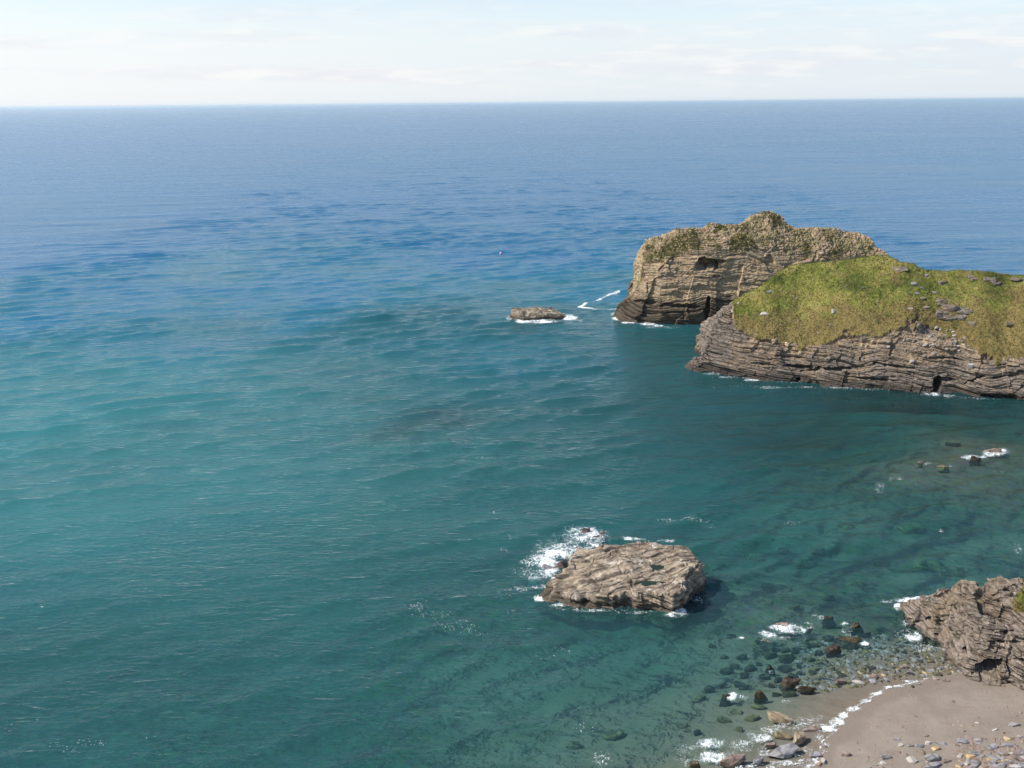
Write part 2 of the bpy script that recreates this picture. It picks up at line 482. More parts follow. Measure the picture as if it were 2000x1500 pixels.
def plain(name, col, rough=.8):
    m, t = new_mat(name)
    g = t.n('ShaderNodeNewGeometry')
    n_ = t.noise(g.outputs['Position'], 5, 3, .6)
    c = t.mix(n_, tuple(v * .86 for v in col) + (1,), (*col, 1))
    b = t.n('ShaderNodeBsdfPrincipled'); t.l(c, b.inputs['Base Color']); b.inputs['Roughness'].default_value = rough
    o = t.n('ShaderNodeOutputMaterial'); t.l(b.outputs[0], o.inputs[0])
    return m
def foam_mat():
    m, t = new_mat('sea_foam')
    g = t.n('ShaderNodeNewGeometry'); th_ = t.n('ShaderNodeAttribute', attribute_name='thick')
    n_ = t.noise(g.outputs['Position'], 2.2, 5, .65)
    d = t.n('ShaderNodeBsdfDiffuse'); d.inputs[0].default_value = (.80, .82, .82, 1)
    tr = t.n('ShaderNodeBsdfTransparent')
    mx = t.n('ShaderNodeMixShader')
    t.l(t.math('ADD', t.math('ADD', t.math('MULTIPLY', th_.outputs['Fac'], .8), .18), t.math('MULTIPLY', t.math('SUBTRACT', n_, .48), 2.2), clamp=True), mx.inputs[0])
    t.l(tr.outputs[0], mx.inputs[1]); t.l(d.outputs[0], mx.inputs[2])
    o = t.n('ShaderNodeOutputMaterial'); t.l(mx.outputs[0], o.inputs[0])
    return m
M['foam'] = foam_mat()
M['gull_white'] = plain('gull_white', (.8, .8, .78))
M['gull_grey'] = plain('gull_grey', (.35, .36, .38))
M['buoy'] = plain('pink_plastic', (.75, .40, .52), .4)
M['rope'] = plain('dark_rope', (.05, .05, .05))

# ------------------------------------------------------------------ sea bed, beach, waves
SHORE = [(2600, 1270), (2250, 1285), (2060, 1300), (1960, 1305), (1900, 1310), (1848, 1319), (1810, 1325), (1770, 1337), (1738, 1342), (1724, 1350), (1704, 1360),
         (1680, 1376), (1648, 1392), (1647, 1414), (1630, 1430), (1606, 1448), (1598, 1480), (1575, 1505), (1500, 1545), (1380, 1600), (1150, 1680), (700, 1800)]
shore = W(*np.array(SHORE, float).T)[:, :2]
land = np.vstack([shore, [[-40, 5], [120, 5], [160, 60]]])
DEP = np.array([(0, 1500, 3.6), (500, 1500, 2.8), (1000, 1500, 1.7), (1200, 1450, 1.3), (1400, 1400, .9), (1000, 1300, 2.4), (500, 1200, 3.6), (0, 1100, 4.4),
                (1200, 1250, 2.4), (1450, 1250, 1.5), (1600, 1200, 1.2), (1700, 1150, 1.9), (1500, 1050, 2.5), (1300, 950, 4.6), (1000, 950, 4.6), (1800, 1000, 2.3),
                (1950, 900, 1.5), (1700, 850, 4), (1500, 780, 7), (1950, 800, 4), (300, 900, 4.0), (600, 880, 4.2), (0, 800, 6), (700, 760, 6), (1000, 700, 9), (400, 650, 11),
                (1100, 630, 9), (0, 500, 20), (1000, 500, 17), (800, 350, 30), (2000, 300, 30), (0, 300, 32), (1800, 450, 25), (1990, 500, 22), (1500, 400, 25), (1200, 560, 13), (600, 560, 14), (1904, 897, .6), (1940, 884, .6), (1842, 912, .7), (1797, 903, .7), (1920, 892, .6), (200, 600, 14)], float)
dep_xy = W(DEP[:, 0], DEP[:, 1])[:, :2]
REEF = [W(855., 818.)[:2], W(760., 850.)[:2], W(720., 780.)[:2]]

def bed(x, y, fine=True):
    P = np.stack([x, y], -1)
    num = 0; den = 0
    for (cx, cy), d in zip(dep_xy, DEP[:, 2]):
        r2 = (x - cx) ** 2 + (y - cy) ** 2 + 16
        wgt = (1 / r2) ** 1.6; num = num + wgt * d; den = den + wgt
    d = num / den
    q = np.stack([x, y, x * 0], -1)
    d = d * (1 + .22 * fbm(q * .06, 3, seed=3))
    for (c, s, h) in zip(REEF, (9., 5., 4.), (4.1, 2.0, 1.8)):
        r = np.hypot((x - c[0]) / s, (y - c[1]) / (s * .8))
        d = d - h * np.exp(-r ** 2) * (0.85 + .3 * vn(q * .3, 9))
    d = np.maximum(d, .5)
    far = sstep(np.maximum(np.abs(x), y), 260, 800); d = d * (1 - far) + 40 * far
    sd = pdist(P, shore); ins = inside(P, land)
    near = np.minimum(.075 * sd, .5 + .03 * sd)
    k = sstep(sd, 2, 14)
    z = np.where(ins, .075 * np.minimum(sd, 10) + .05 * np.maximum(sd - 10, 0), -(near * (1 - k) + d * k))
    if fine:
        z = z + np.where(ins, .04, .12) * sstep(sd, 0, 3) * fbm(q * .5, 4, seed=21) + .012 * fbm(q * 1.2, 2, seed=4) * sstep(sd, 0, 1.5)
    return z

wr = np.random.default_rng(3)
WAVES = []
for i in range(64):
    lam = 1.7 * (9.0 / 1.7) ** (i / 63.0)
    ang = R(160 + wr.normal(0, 14 if lam > 2.6 else 24))           # travel: towards the shore
    WAVES.append((2 * math.pi / lam, math.sin(ang), math.cos(ang), wr.uniform(0, 6.28), .031 * lam / 6.283))
for lam, a, am in ((13, 166, .04), (17, 157, .05), (24, 172, .06), (36, 162, .06)):
    WAVES.append((2 * math.pi / lam, math.sin(R(a)), math.cos(R(a)), wr.uniform(0, 6.28), am))

def waves(x, y, dep, step):
    z = np.zeros_like(x)
    q = np.stack([x, y, x * 0], -1)
    gust = .75 + .5 * vn(q * .03, 8)
    ph = 2.2 * fbm(q * .03, 2, seed=6)
    for k, sx_, cy_, p, a in WAVES:
        lam = 6.283 / k
        f = np.clip(2.0 - 4.0 * step / lam, 0, 1)
        z += a * f * np.sin(k * (sx_ * x + cy_ * y) + p + ph * (1 if lam < 10 else .5))
    z = z + 1.1 * z * z
    return z * gust * sstep(dep, .02, 1.8) * .9

def axis(segs):
    out = [segs[0][0]]
    for a, b, s0, s1 in segs:
        p = a
        while p < b - 1e-6:
            f = (p - a) / (b - a); p = min(b, p + s0 + (s1 - s0) * f); out.append(p)
    return np.array(out)
def geo(a, b, s, g=1.12):
    out = []; p = a
    while p < b: p += s; s *= g; out.append(min(p, b))
    return np.array(out)
xs = axis([(-130, 135, .5, .5)])
xs = np.concatenate([-geo(130, 45000, .6, 1.07)[::-1], xs, geo(135, 45000, .6, 1.07)])
ys = axis([(38, 110, .36, .42), (110, 320, .42, 1.1), (320, 1200, 1.1, 7)])
ys = np.concatenate([[-3000, -300, -50, 10, 25], ys, geo(1200, 45000, 10, 1.12)])
X, Y = np.meshgrid(xs, ys, indexing='ij')
stp = np.maximum(np.gradient(xs)[:, None], np.gradient(ys)[None, :] * .8)
stp = np.where(Y < 38, 99, stp)
core = (np.abs(X) < 400) & (Y < 900) & (Y > 20)
dep_s = np.full(X.shape, 40.0)
dep_s[core] = np.maximum(0, -bed(X[core], Y[core], False))
dep_s = np.where(Y <= 25, 3, dep_s)
Z = waves(X, Y, dep_s, stp)

# ------------------------------------------------------------------ foam layout (photo pixels): x, y, rx, ry, strength
FOAM = {
 'rock': [(1092, 1078, 66, 34, .52), (1040, 1118, 50, 26, .46), (1130, 1056, 70, 24, .5), (1150, 1191, 90, 5, .42), (1250, 1196, 60, 5, .40), (1366, 1168, 18, 12, .4), (1095, 1182, 40, 5, .5), (1140, 1043, 52, 20, .85), (1110, 1046, 28, 10, .6), (1166, 1046, 26, 16, .6), (1120, 1066, 40, 12, .55), (1150, 1068, 26, 9, .75), (1062, 1098, 46, 17, .9), (1028, 1100, 20, 9, .8),
          (1085, 1084, 32, 10, 1.0), (1078, 1118, 20, 12, .9), (1086, 1134, 14, 8, .9), (1055, 1148, 30, 6, .6), (1012, 1152, 42, 8, .42), (980, 1166, 22, 10, .33),
          (1056, 1169, 17, 8, .9), (1328, 1196, 22, 10, .85), (1318, 1203, 28, 6, .6), (1145, 1191, 14, 4, .5), (1240, 1055, 32, 5, .7), (1300, 1058, 26, 4, .55), (1378, 1134, 7, 12, .35),
          (1340, 1018, 60, 5, .30), (1300, 1016, 24, 5, .40), (1395, 1026, 30, 4, .28), (1000, 1045, 24, 12, .25), (985, 1072, 14, 8, .3)],
 'streak': [(820, 1185, 36, 16, 0.26), (850, 1200, 48, 13, 0.34), (895, 1222, 57, 16, 0.36), (930, 1236, 48, 11, 0.36), (1005, 1195, 24, 11, 0.24), (1090, 1280, 60, 28, 0.14),
            (118, 1462, 40, 18, 0.36), (180, 1452, 48, 10, 0.28), (260, 1447, 72, 8, 0.24), (350, 1440, 72, 6, 0.19), (20, 1420, 36, 13, 0.24), (900, 893, 33, 4, 0.32), (960, 895, 48, 3, 0.36), (1000, 893, 21, 3, 0.28),
            (1175, 1481, 31, 17, 0.80), (1150, 1420, 48, 29, 0.17), (1130, 1380, 24, 16, 0.19), (968, 1000, 16, 11, 0.21)],
 'islet': [(1050, 627, 62, 5, .95), (1020, 628, 24, 4, .9), (1112, 621, 20, 6, .95), (1130, 627, 14, 3, .4), (1096, 618, 20, 4, .6), (994, 622, 8, 5, .7)],
 'tip': [(1200, 614, 12, 5, .9), (1206, 622, 16, 5, 1.0), (1232, 630, 26, 4, .95), (1262, 633, 26, 3.5, .85), (1286, 636, 16, 3, .8), (1290, 640, 50, 3, .3)],
 'near': [(1660, 757, 340, 3.2, .38), (1920, 778, 70, 3.5, .4), (1472, 741.5, 24, 4, .85), (1430, 736, 40, 3, .5), (1390, 731, 30, 3, .35), (1560, 747, 80, 3, .3), (1700, 760, 90, 3, .28), (1820, 771, 24, 6, .95), (1850, 775, 20, 4, .4), (1345, 716, 14, 3, .3)],
 'right': [(1896, 893, 22, 6, .8), (1915, 891, 18, 5, .6), (1938, 886, 30, 7, .7), (1958, 882, 16, 7, .7), (1812, 905, 12, 4, .45), (1853, 911, 8, 5, .5), (1718, 955, 16, 16, .36), (1750, 934, 22, 6, .4),
           (1985, 1070, 18, 12, .4), (1550, 1022, 30, 10, .22), (1945, 922, 22, 5, .25), (1838, 1035, 6, 3, .4)],
 'spur': [(1772, 1171, 40, 9, 1.0), (1800, 1168, 40, 7, .85), (1738, 1174, 24, 7, .4), (1752, 1190, 9, 12, .8), (1768, 1216, 10, 8, .55), (1783, 1242, 24, 13, 1.0), (1770, 1238, 26, 18, .5), (1800, 1265, 30, 14, .35), (1832, 1268, 16, 6, .3)],
 'shoal': [(1530, 1228, 34, 12, .85), (1555, 1232, 26, 9, .8), (1500, 1240, 24, 8, .7), (1510, 1250, 40, 8, .35), (1580, 1224, 14, 8, .5), (1604, 1208, 12, 6, .5), (1588, 1200, 10, 6, .35), (1650, 1222, 12, 5, .45), (1655, 1235, 20, 12, .3), (1688, 1257, 11, 5, .95),
           (1448, 1250, 6, 3, .95), (1430, 1361, 14, 9, .75), (1452, 1362, 12, 7, .4), (1505, 1312, 8, 6, .4), (1562, 1344, 10, 5, .45), (1535, 1372, 16, 6, .35)],
 'beach': [(1634, 1412, 18, 13, 1.0), (1648, 1398, 14, 9, .9), (1622, 1424, 22, 8, .9), (1604, 1420, 24, 10, .6), (1664, 1386, 18, 7, .9), (1560, 1412, 50, 13, .45), (1530, 1422, 50, 10, .42), (1590, 1404, 30, 12, .40),
           (1690, 1370, 16, 4.5, .85), (1712, 1356, 18, 4, .8), (1745, 1342, 30, 3, .85), (1790, 1331, 30, 3, .85), (1815, 1324, 16, 5, .6), (1480, 1440, 34, 14, .58), (1500, 1425, 22, 10, .5), (1438, 1462, 44, 18, .62), (1400, 1478, 44, 18, .80), (1390, 1452, 40, 12, .65),
           (1350, 1480, 36, 20, .5), (1340, 1462, 30, 10, .42), (1455, 1452, 22, 10, .6), (1490, 1468, 16, 12, .75), (1560, 1468, 34, 14, .5), (1580, 1490, 34, 14, .62), (1530, 1492, 50, 8, .6), (1610, 1462, 14, 14, .55), (1470, 1500, 90, 8, .5), (1600, 1440, 12, 10, .4)],
}
ZIG = np.array([(1208, 572), (1190, 577), (1170, 585), (1145, 592), (1131, 600), (1155, 602), (1160, 604), (1175, 605), (1208, 604)], float)

def foam_mask(px, py, key):
    m = np.zeros_like(px)
    for (cx, cy, rx, ry, s) in FOAM[key]:
        r = np.hypot((px - cx) / rx, (py - cy) / ry)
        m = np.maximum(m, s * (1 - sstep(r, .35, 1.15)))
    if key == 'tip':
        d = pdist(np.stack([px, (py) * 2.2], -1), ZIG * np.array([1, 2.2]))
        m = np.maximum(m, .8 * (1 - sstep(d, .8, 4.8)))
    q = np.stack([px * .045, py * .09, px * 0], -1)
    if key == 'beach':
        d = pdist(np.stack([px, py], -1), np.array(SHORE[4:18], float)); wd_ = 2.4 + 1.8 * vn(np.stack([px * .06, py * .06, px * 0], -1), 4)
        m = np.maximum(m, (.66 + .34 * vn(np.stack([px * .16, py * .16, px * 0], -1), 14)) * (1 - sstep(d, wd_ * .35, wd_ * 1.1)) * (py > 1315))
    m = m * np.clip(.78 + .95 * fbm(q, 4, .6, seed=90), .0, 1.25)
    return np.clip(m, 0, 1)

aer = np.zeros(X.shape)
vis = (np.abs(X) < 130) & (Y > 35) & (Y < 300)
px_, py_ = proj(np.stack([X[vis], Y[vis], X[vis] * 0], -1))
av = np.zeros(px_.shape)
for key in FOAM:
    if key != 'streak': av = np.maximum(av, foam_mask(px_, py_, key))
aer[vis] = sstep(av, .2, 1.0)
# water colour holds painted sky sheen at left, headland reflection in the clear cove
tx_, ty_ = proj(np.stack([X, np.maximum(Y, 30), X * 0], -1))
sheen_tone = .50 + np.maximum(.62 * np.exp(-((tx_ - 150) / 700) ** 2 - ((ty_ - 850) / 280) ** 2), .5 * sstep(dep_s, 6, 14))
sheen_tone *= 1 - .45 * np.exp(-((tx_ - 1750) / 420) ** 2 - ((ty_ - 830) / 170) ** 2)
sheen_tone = np.where(Y > 300, 1, np.clip(sheen_tone, .3, 1.12)) * (1 + .07 * fbm(np.stack([X, Y, X * 0], -1) * np.array([.02, .035, 1]), 4, seed=44))

sea = obj('sea', np.stack([X, Y, Z], -1), grid_faces(*X.shape), M['water'], attrs={'depth': dep_s, 'aer': aer, 'sheen_tone': sheen_tone})
tag(sea, 'blue green sea stretching to the horizon', kind='structure')

def surf_z(x, y):
    d = np.maximum(0, -bed(x, y, False))
    st = np.interp(y, ys, np.gradient(ys)) * .8
    return waves(x, y, d, np.maximum(st, .5)), d

# bed and beach share one height function; the faces above the waterline form the beach
bx = np.concatenate([-geo(140, 45500, 4, 1.25)[::-1], np.arange(-140, -50, 1.0), np.arange(-50, 18, .4), np.arange(18, 62, .22), np.arange(62, 150, 1.0), geo(150, 45500, 4, 1.25)])
by = np.concatenate([[-3000, -200, 0], np.arange(30, 46, .8), np.arange(46, 84, .22), np.arange(84, 300, 1.0), geo(300, 45500, 4, 1.25)])
BX, BY = np.meshgrid(bx, by, indexing='ij')
BZ = bed(BX, BY)
q3 = np.stack([BX, BY, BX * 0], -1)
pbx, pby = proj(VB0 := np.stack([BX, np.maximum(BY, 30), BX * 0], -1))
sandy = np.exp(-(((pbx - 250) / 480) ** 2 + ((pby - 860) / 170) ** 2))
reef = sstep(fbm(q3 * np.array([.05, .085, 1]), 5, .6, seed=31) + .16 - .35 * sandy + .28 * np.exp(-(((pbx - 1000) / 420) ** 2 + ((pby - 1400) / 150) ** 2)), -.10, .26)
for c, s in zip(REEF, (9., 5., 4.)):
    reef = np.maximum(reef, 1.1 * np.exp(-(np.hypot(BX - c[0], BY - c[1]) / s) ** 2))
sd_b = pdist(np.stack([BX, BY], -1), shore)
reef = np.maximum(reef, 1.2 * np.exp(-((pbx - 1890) / 190) ** 2 - ((pby - 900) / 60) ** 2))
reef *= sstep(sd_b, 1.5, 6) * ~inside(np.stack([BX, BY], -1), land)
wet = 1 - sstep(BZ + .05 * fbm(q3 * .35, 3, seed=2), .07, .13)
ff = grid_faces(*BX.shape)
zc = BZ.ravel()[ff].mean(1)
cx_ = BX.ravel()[ff].mean(1); cyy = BY.ravel()[ff].mean(1)
isb = (zc > -.06) & (cx_ > 5) & (cyy < 90)
att = {'wet': wet, 'reef': reef}
VB = np.stack([BX, BY, BZ], -1)
v, f, a = sub(VB, ff, ~isb, att)
tag(obj('seabed', v, f, M['sand'], attrs=a), 'sand and dark weed under the clear shallow water', kind='structure')
v, f, a = sub(VB, ff, isb, att)
beach = tag(obj('beach', v, f, M['sand'], attrs=a), 'smooth pale brown sand beach at the foot of the spur', kind='structure')

# ------------------------------------------------------------------ headlands: lofted from the water up over the crest
def pl(pts):
    a = np.array(pts, float)
    return lambda x: np.interp(x, a[:, 0], a[:, 1])

def sample_cols(lo, hi, yc, step):
    px = np.arange(lo, hi + .01, .25); y = yc(px)
    L = np.concatenate([[0], np.cumsum(np.hypot(np.diff(px), np.diff(y) * .8))])
    n = int(L[-1] / step)
    return np.interp(np.linspace(0, L[-1], n), L, px)

def rows(ctrl, counts):
    """ctrl: list of (n,3) arrays bottom to top; counts: rows per span"""
    out = [ctrl[0]]; vv = [0.0]
    for k, c in enumerate(counts):
        for j in range(1, c + 1):
            out.append(ctrl[k] + (ctrl[k + 1] - ctrl[k]) * j / c); vv.append(k + j / c)
    return np.stack(out, 1), np.array(vv)

def dents(P, D, lst):
    """push hollows in: px, py, rx, ry, depth (metres), angle"""
    px, py = proj(P); d = np.zeros(px.shape)
    for (cx, cy, rx, ry, dp, an) in lst:
        a = px - cx; b = py - cy; c_, s_ = math.cos(R(an)), math.sin(R(an))
        r = np.hypot((a * c_ + b * s_) / rx, (-a * s_ + b * c_) / ry)
        r = r + .35 * vn(np.stack([px * .12, py * .12, px * 0 + cx], -1), 3)
        d = np.maximum(d, dp * (1 - sstep(r, .72, 1.08)))
    return P + d[..., None] * D

# --- outer headland
yw = pl([(1196, 617), (1203, 621), (1215, 627), (1250, 631), (1290, 635), (1330, 635), (1390, 633), (1450, 629), (1720, 612), (1800, 606)])
yc = pl([(1196, 616.5), (1201, 613), (1212, 600), (1234, 578), (1244, 563), (1251, 551), (1252.5, 535), (1252.7, 514), (1255, 493), (1264, 478), (1277, 465), (1298, 461), (1300, 455), (1336, 448), (1357, 442),
         (1378, 441), (1390, 434), (1414, 439), (1441, 441), (1463, 431), (1468, 424), (1498, 418), (1528, 422), (1530, 430), (1555, 445), (1600, 445), (1630, 447),
         (1660, 455), (1696, 464), (1702, 478), (1717, 490), (1760, 525), (1800, 560)])
px = sample_cols(1196, 1800, yc, 1.15)
a0 = W(px, yw(px)); cr = yc(px); wy = yw(px)
ym = np.maximum(cr, wy + (np.interp(px, [1196, 1260, 1350, 1500, 1800], [560, 520, 500, 505, 530]) - wy))
yl = np.maximum(cr, wy - .35 * (wy - ym))
a1 = climb(a0, px, yl, 82); a2 = climb(a1, px, ym, 70); a3 = climb(a2, px, (ym + cr) / 2, 52); a4 = climb(a3, px, cr, 40)
hgt = np.maximum(a4[:, 2], .3)[:, None]
yv = np.array([0, 1, 0]); zv = np.array([0, 0, 1])
b1 = a4 + yv * np.minimum(5, hgt * .5) - zv * hgt * .06
b2 = b1 + yv * np.minimum(9, hgt * .7) - zv * hgt * .35
b3 = b2 + yv * np.minimum(7, hgt * .5); b3 = np.where(np.array([0, 0, 1]) > 0, -3.0, b3)
lo = a0 - yv * 1.2; lo = np.where(np.array([0, 0, 1]) > 0, -3.0, lo)
G, vv = rows([lo, a0, a1, a2, a3, a4, b1, b2, b3], [6, 4, 46, 56, 44, 44, 16, 16, 10][0:0] or [8, 46, 56, 44, 44, 16, 16, 10])
G = blur(G, 3)
N = grid_normals(G)
if N[G.shape[0] // 2, 80, 1] > 0: N = -N
H = G.copy()
up_m = sstep(vv, 3.0, 4.0)[None, :] * (1 - sstep(vv, 6.4, 7.2))[None, :]
rub_left = 1 - sstep(px, 1300, 1340)
rubble = np.clip(up_m * np.clip(.35 + 1.3 * sstep(px, 1395, 1480) + .8 * (1 - sstep(px, 1300, 1370)), 0, 1)[:, None] + .25 * up_m, 0, 1)
nb = np.array([.05, .08, .99]); nb /= np.linalg.norm(nb)
st_ = strata(G, nb, (2.6, 1.1, .5), (.55, .42, .24), lat=.16, warp=2.6, seed=100, fault=.13)
big = fbm(G * .13, 4, seed=110)
f1, f2, cid = worley(G * np.array([1.05, 1.05, 1.25]), 120)
g1, g2, cid2 = worley(G * np.array([2.1, 2.1, 2.4]), 140)
k1, k2, cid3 = worley(G * np.array([3.6, 3.6, 4.2]), 160)
blk = .42 * (cid - .5) * (1 - .5 * f1) + .40 * (cid2 - .5) + .22 * (cid3 - .5)
low = 1 - sstep(vv, 6.6, 7.4)[None, :] * .0
tipf = sstep(px, 1197, 1215)[:, None]
_, _, cb = worley(G * np.array([.17, .17, .11]) + .15 * vn(G * .4, 153)[..., None], 152)
st_ = st_ + 1.2 * (cb - .5)
mid = np.exp(-((vv - 2.7) / .55) ** 2)[None, :]
H = G + N * ((st_ * (1 - .75 * rubble) * (1 - .45 * mid) + .8 * big + (blk * .75 + .7 * np.abs(fbm(G * .35, 3, seed=131))) * rubble + .10 * fbm(G * 1.6, 3, seed=130)) * (.35 + .65 * tipf))[..., None]
H = dents(H, np.array([.25, .96, .10]), [(1384, 515, 19, 13, 5.0, 0), (1372, 519, 12, 9, 2.6, 0), (1402, 512, 15, 6, 2.0, -8), (1381, 606, 5.5, 26, 3.2, 8), (1386, 629, 9, 12, 3.0, 0), (1330, 598, 40, 5, 1.2, 3), (1262, 590, 30, 5, 1.1, 6), (1440, 592, 40, 6, 1.4, -20), (1400, 540, 10, 3, 1.2, 0)])
outer = empty('outer_headland', W(1300., 634.)); tag(outer, 'craggy bare brown headland with a small square cave, farther out', kind='structure')
obj('cliff', H.reshape(-1, 3) - np.array(outer.location), grid_faces(*G.shape[:2]), M['outer'], outer, smooth=False, attrs={'soil': np.clip(1.1 * rubble * sstep(fbm(G * .33, 5, .65, seed=133), -.15, .35), 0, .85)})
outer_top = (H, N, rubble, px, vv)

# --- near grassy headland
yw = pl([(1337, 714), (1345, 719), (1360, 725), (1420, 733), (1480, 742), (1555, 746), (1630, 754), (1690, 759), (1780, 765), (1813, 767), (1877, 769), (1930, 780), (1963, 777), (2000, 783), (2100, 792), (2300, 815)])
yc = pl([(1337, 713), (1354, 706), (1375, 700), (1383, 680), (1386, 661), (1387, 639), (1391, 625), (1411, 610), (1426, 598), (1441, 589), (1465, 574), (1495, 556), (1525, 533), (1552, 517), (1630, 512), (1720, 499), (1735, 500),
         (1762, 514), (1781, 516), (1800, 526), (1813, 530), (1835, 531), (1873, 529), (1899, 531), (1935, 532), (1952, 536), (1975, 538), (2000, 539), (2100, 530), (2300, 520)])
yg = pl([(1337, 700), (1400, 640), (1425, 622), (1441, 643), (1459, 655), (1507, 659), (1540, 674), (1582, 681), (1600, 669), (1653, 657), (1685, 662), (1728, 663), (1749, 652), (1775, 648), (1800, 662), (1830, 668), (1860, 668), (1877, 672), (1905, 684), (1920, 700), (1941, 705), (2000, 709), (2300, 730)])
px = sample_cols(1337, 2300, yc, 1.3)
a0 = W(px, yw(px)); cr = yc(px); wy = yw(px)
gy = np.clip(yg(px), cr, wy)
ymid = gy + (cr - gy) * .5
def sm(a_, k=26):
    w_ = np.hanning(2 * k + 1); w_ /= w_.sum(); b_ = np.convolve(np.pad(a_, k, mode='edge'), w_, 'valid'); m_ = sstep(px, 1440, 1500)
    return a_ * (1 - m_) + b_ * m_
wy = sm(wy); gy = sm(gy); ymid = gy + (cr - gy) * .5; a0 = W(px, wy)
a1 = climb(a0, px, wy + (gy - wy) * .45, 68); a2 = climb(a1, px, gy, 62); a3 = climb(a2, px, ymid, 41); a4 = climb(a3, px, cr, 36)
hgt = np.maximum(a4[:, 2], .3)[:, None]
b1 = a4 + yv * np.minimum(4, hgt * .5) - zv * hgt * .08
b2 = b1 + yv * np.minimum(8, hgt * .6) - zv * hgt * .4
b3 = b2 + yv * np.minimum(6, hgt * .5); b3 = np.where(np.array([0, 0, 1]) > 0, -3.0, b3)
lo = a0 - yv * 1.2; lo = np.where(np.array([0, 0, 1]) > 0, -3.0, lo)
G, vv = rows([lo, a0, a1, a2, a3, a4, b1, b2, b3], [8, 44, 44, 48, 48, 12, 12, 8])
G = blur(G, 3)
N = grid_normals(G)
if N[G.shape[0] // 2, 80, 1] > 0: N = -N
nb = np.array([.10, .05, .99]); nb /= np.linalg.norm(nb)
st_ = strata(G, nb, (1.7, .75, .36), (.42, .30, .17), lat=.2, warp=2.4, seed=200, fault=.16)
big = fbm(G * .16, 4, seed=210)
pxg, pyg = proj(G)
# turf begins at row 3; its ragged lower border wanders, and the scree chute right of the middle is bare
scree = np.zeros(pxg.shape)
for (cx, cy, rx, ry, s) in [(1770, 662, 46, 22, 1), (1800, 690, 60, 24, 1), (1745, 668, 40, 12, .9), (1790, 640, 14, 26, .9), (1815, 655, 30, 24, .85), (1800, 618, 16, 14, .7), (1850, 672, 30, 16, .7), (1880, 690, 30, 14, .6), (1775, 625, 6, 22, .6), (1690, 664, 40, 8, .8)]:
    scree = np.maximum(scree, s * (1 - sstep(np.hypot((pxg - cx) / rx, (pyg - cy) / ry), .5, 1.2)))
tm = (vv[None, :] - 3.0) * 3.0 + 1.5 * fbm(G * .42, 5, .68, seed=220) - 2.4 * scree * (.75 + .9 * fbm(G * .9, 3, seed=222)) + .05 - 99 * (1 - sstep(pxg, 1400, 1436))
turf_m = sstep(tm, -.15, .15)
f1, f2, cid = worley(G * 1.7, 230)
stone = .16 * (cid - .5) * sstep(scree, .2, .8)
lump = .42 * fbm(G * .30, 4, .55, seed=240) + .14 * fbm(G * 1.3, 3, seed=241)
tipf = sstep(px, 1338, 1372)[:, None]
_, _, cb = worley(G * np.array([.22, .22, .13]) + .15 * vn(G * .5, 253)[..., None], 252)
rockd = (st_ + 1.0 * (cb - .5) + .75 * big + .08 * fbm(G * 1.8, 3, seed=250)) * (.35 + .65 * tipf) + stone
H = G + N * (rockd * (1 - turf_m) + (lump + .22 + .25 * big) * turf_m)[..., None]
H = dents(H, np.array([.2, .97, .08]), [(1831, 752, 8, 20, 3.4, 18), (1845, 742, 20, 6, 1.6, 8), (1560, 716, 38, 3.6, 1.5, 3), (1620, 722, 44, 4.2, 1.7, -3), (1490, 712, 24, 3, 1.1, 6), (1540, 698, 34, 3, .9, 4), (1700, 740, 40, 3, 1.0, 4), (1905, 742, 26, 4, 1.3, -22), (1850, 700, 30, 3, 1.0, 3), (1955, 775, 40, 5, 1.6, 2), (1560, 742, 8, 6, 1.6, 0), (1750, 716, 40, 4, 1.2, 8), (1965, 735, 34, 3, 1, -8)])
ff = grid_faces(*G.shape[:2])
tf = turf_m.ravel()[ff].mean(1) > .5
nearh = empty('grassy_headland', W(1620., 754.)); tag(nearh, 'low headland with green turf slope above layered grey cliff', kind='structure')
base = np.array(nearh.location)
edge = np.clip(1.4 - (vv[None, :] - 3) * 1.1 + 0 * pxg + .6 * sstep(pxg, 1840, 1990) + .8 * scree, 0, 1.6)
soil = sstep(tm, -2.4, -.2) * (1 - .0 * tm) * sstep(fbm(G * .5, 3, seed=280), -.25, .25) + .6 * scree
v, f, a = sub(H, ff, ~tf, {'soil': np.clip(soil, 0, 1)}); obj('cliff', v - base, f, M['near'], nearh, smooth=False, attrs=a)
v, f, a = sub(H, ff, tf, {'edge': edge}); turf = obj('turf', v - base, f, M['turf'], nearh, attrs=a)

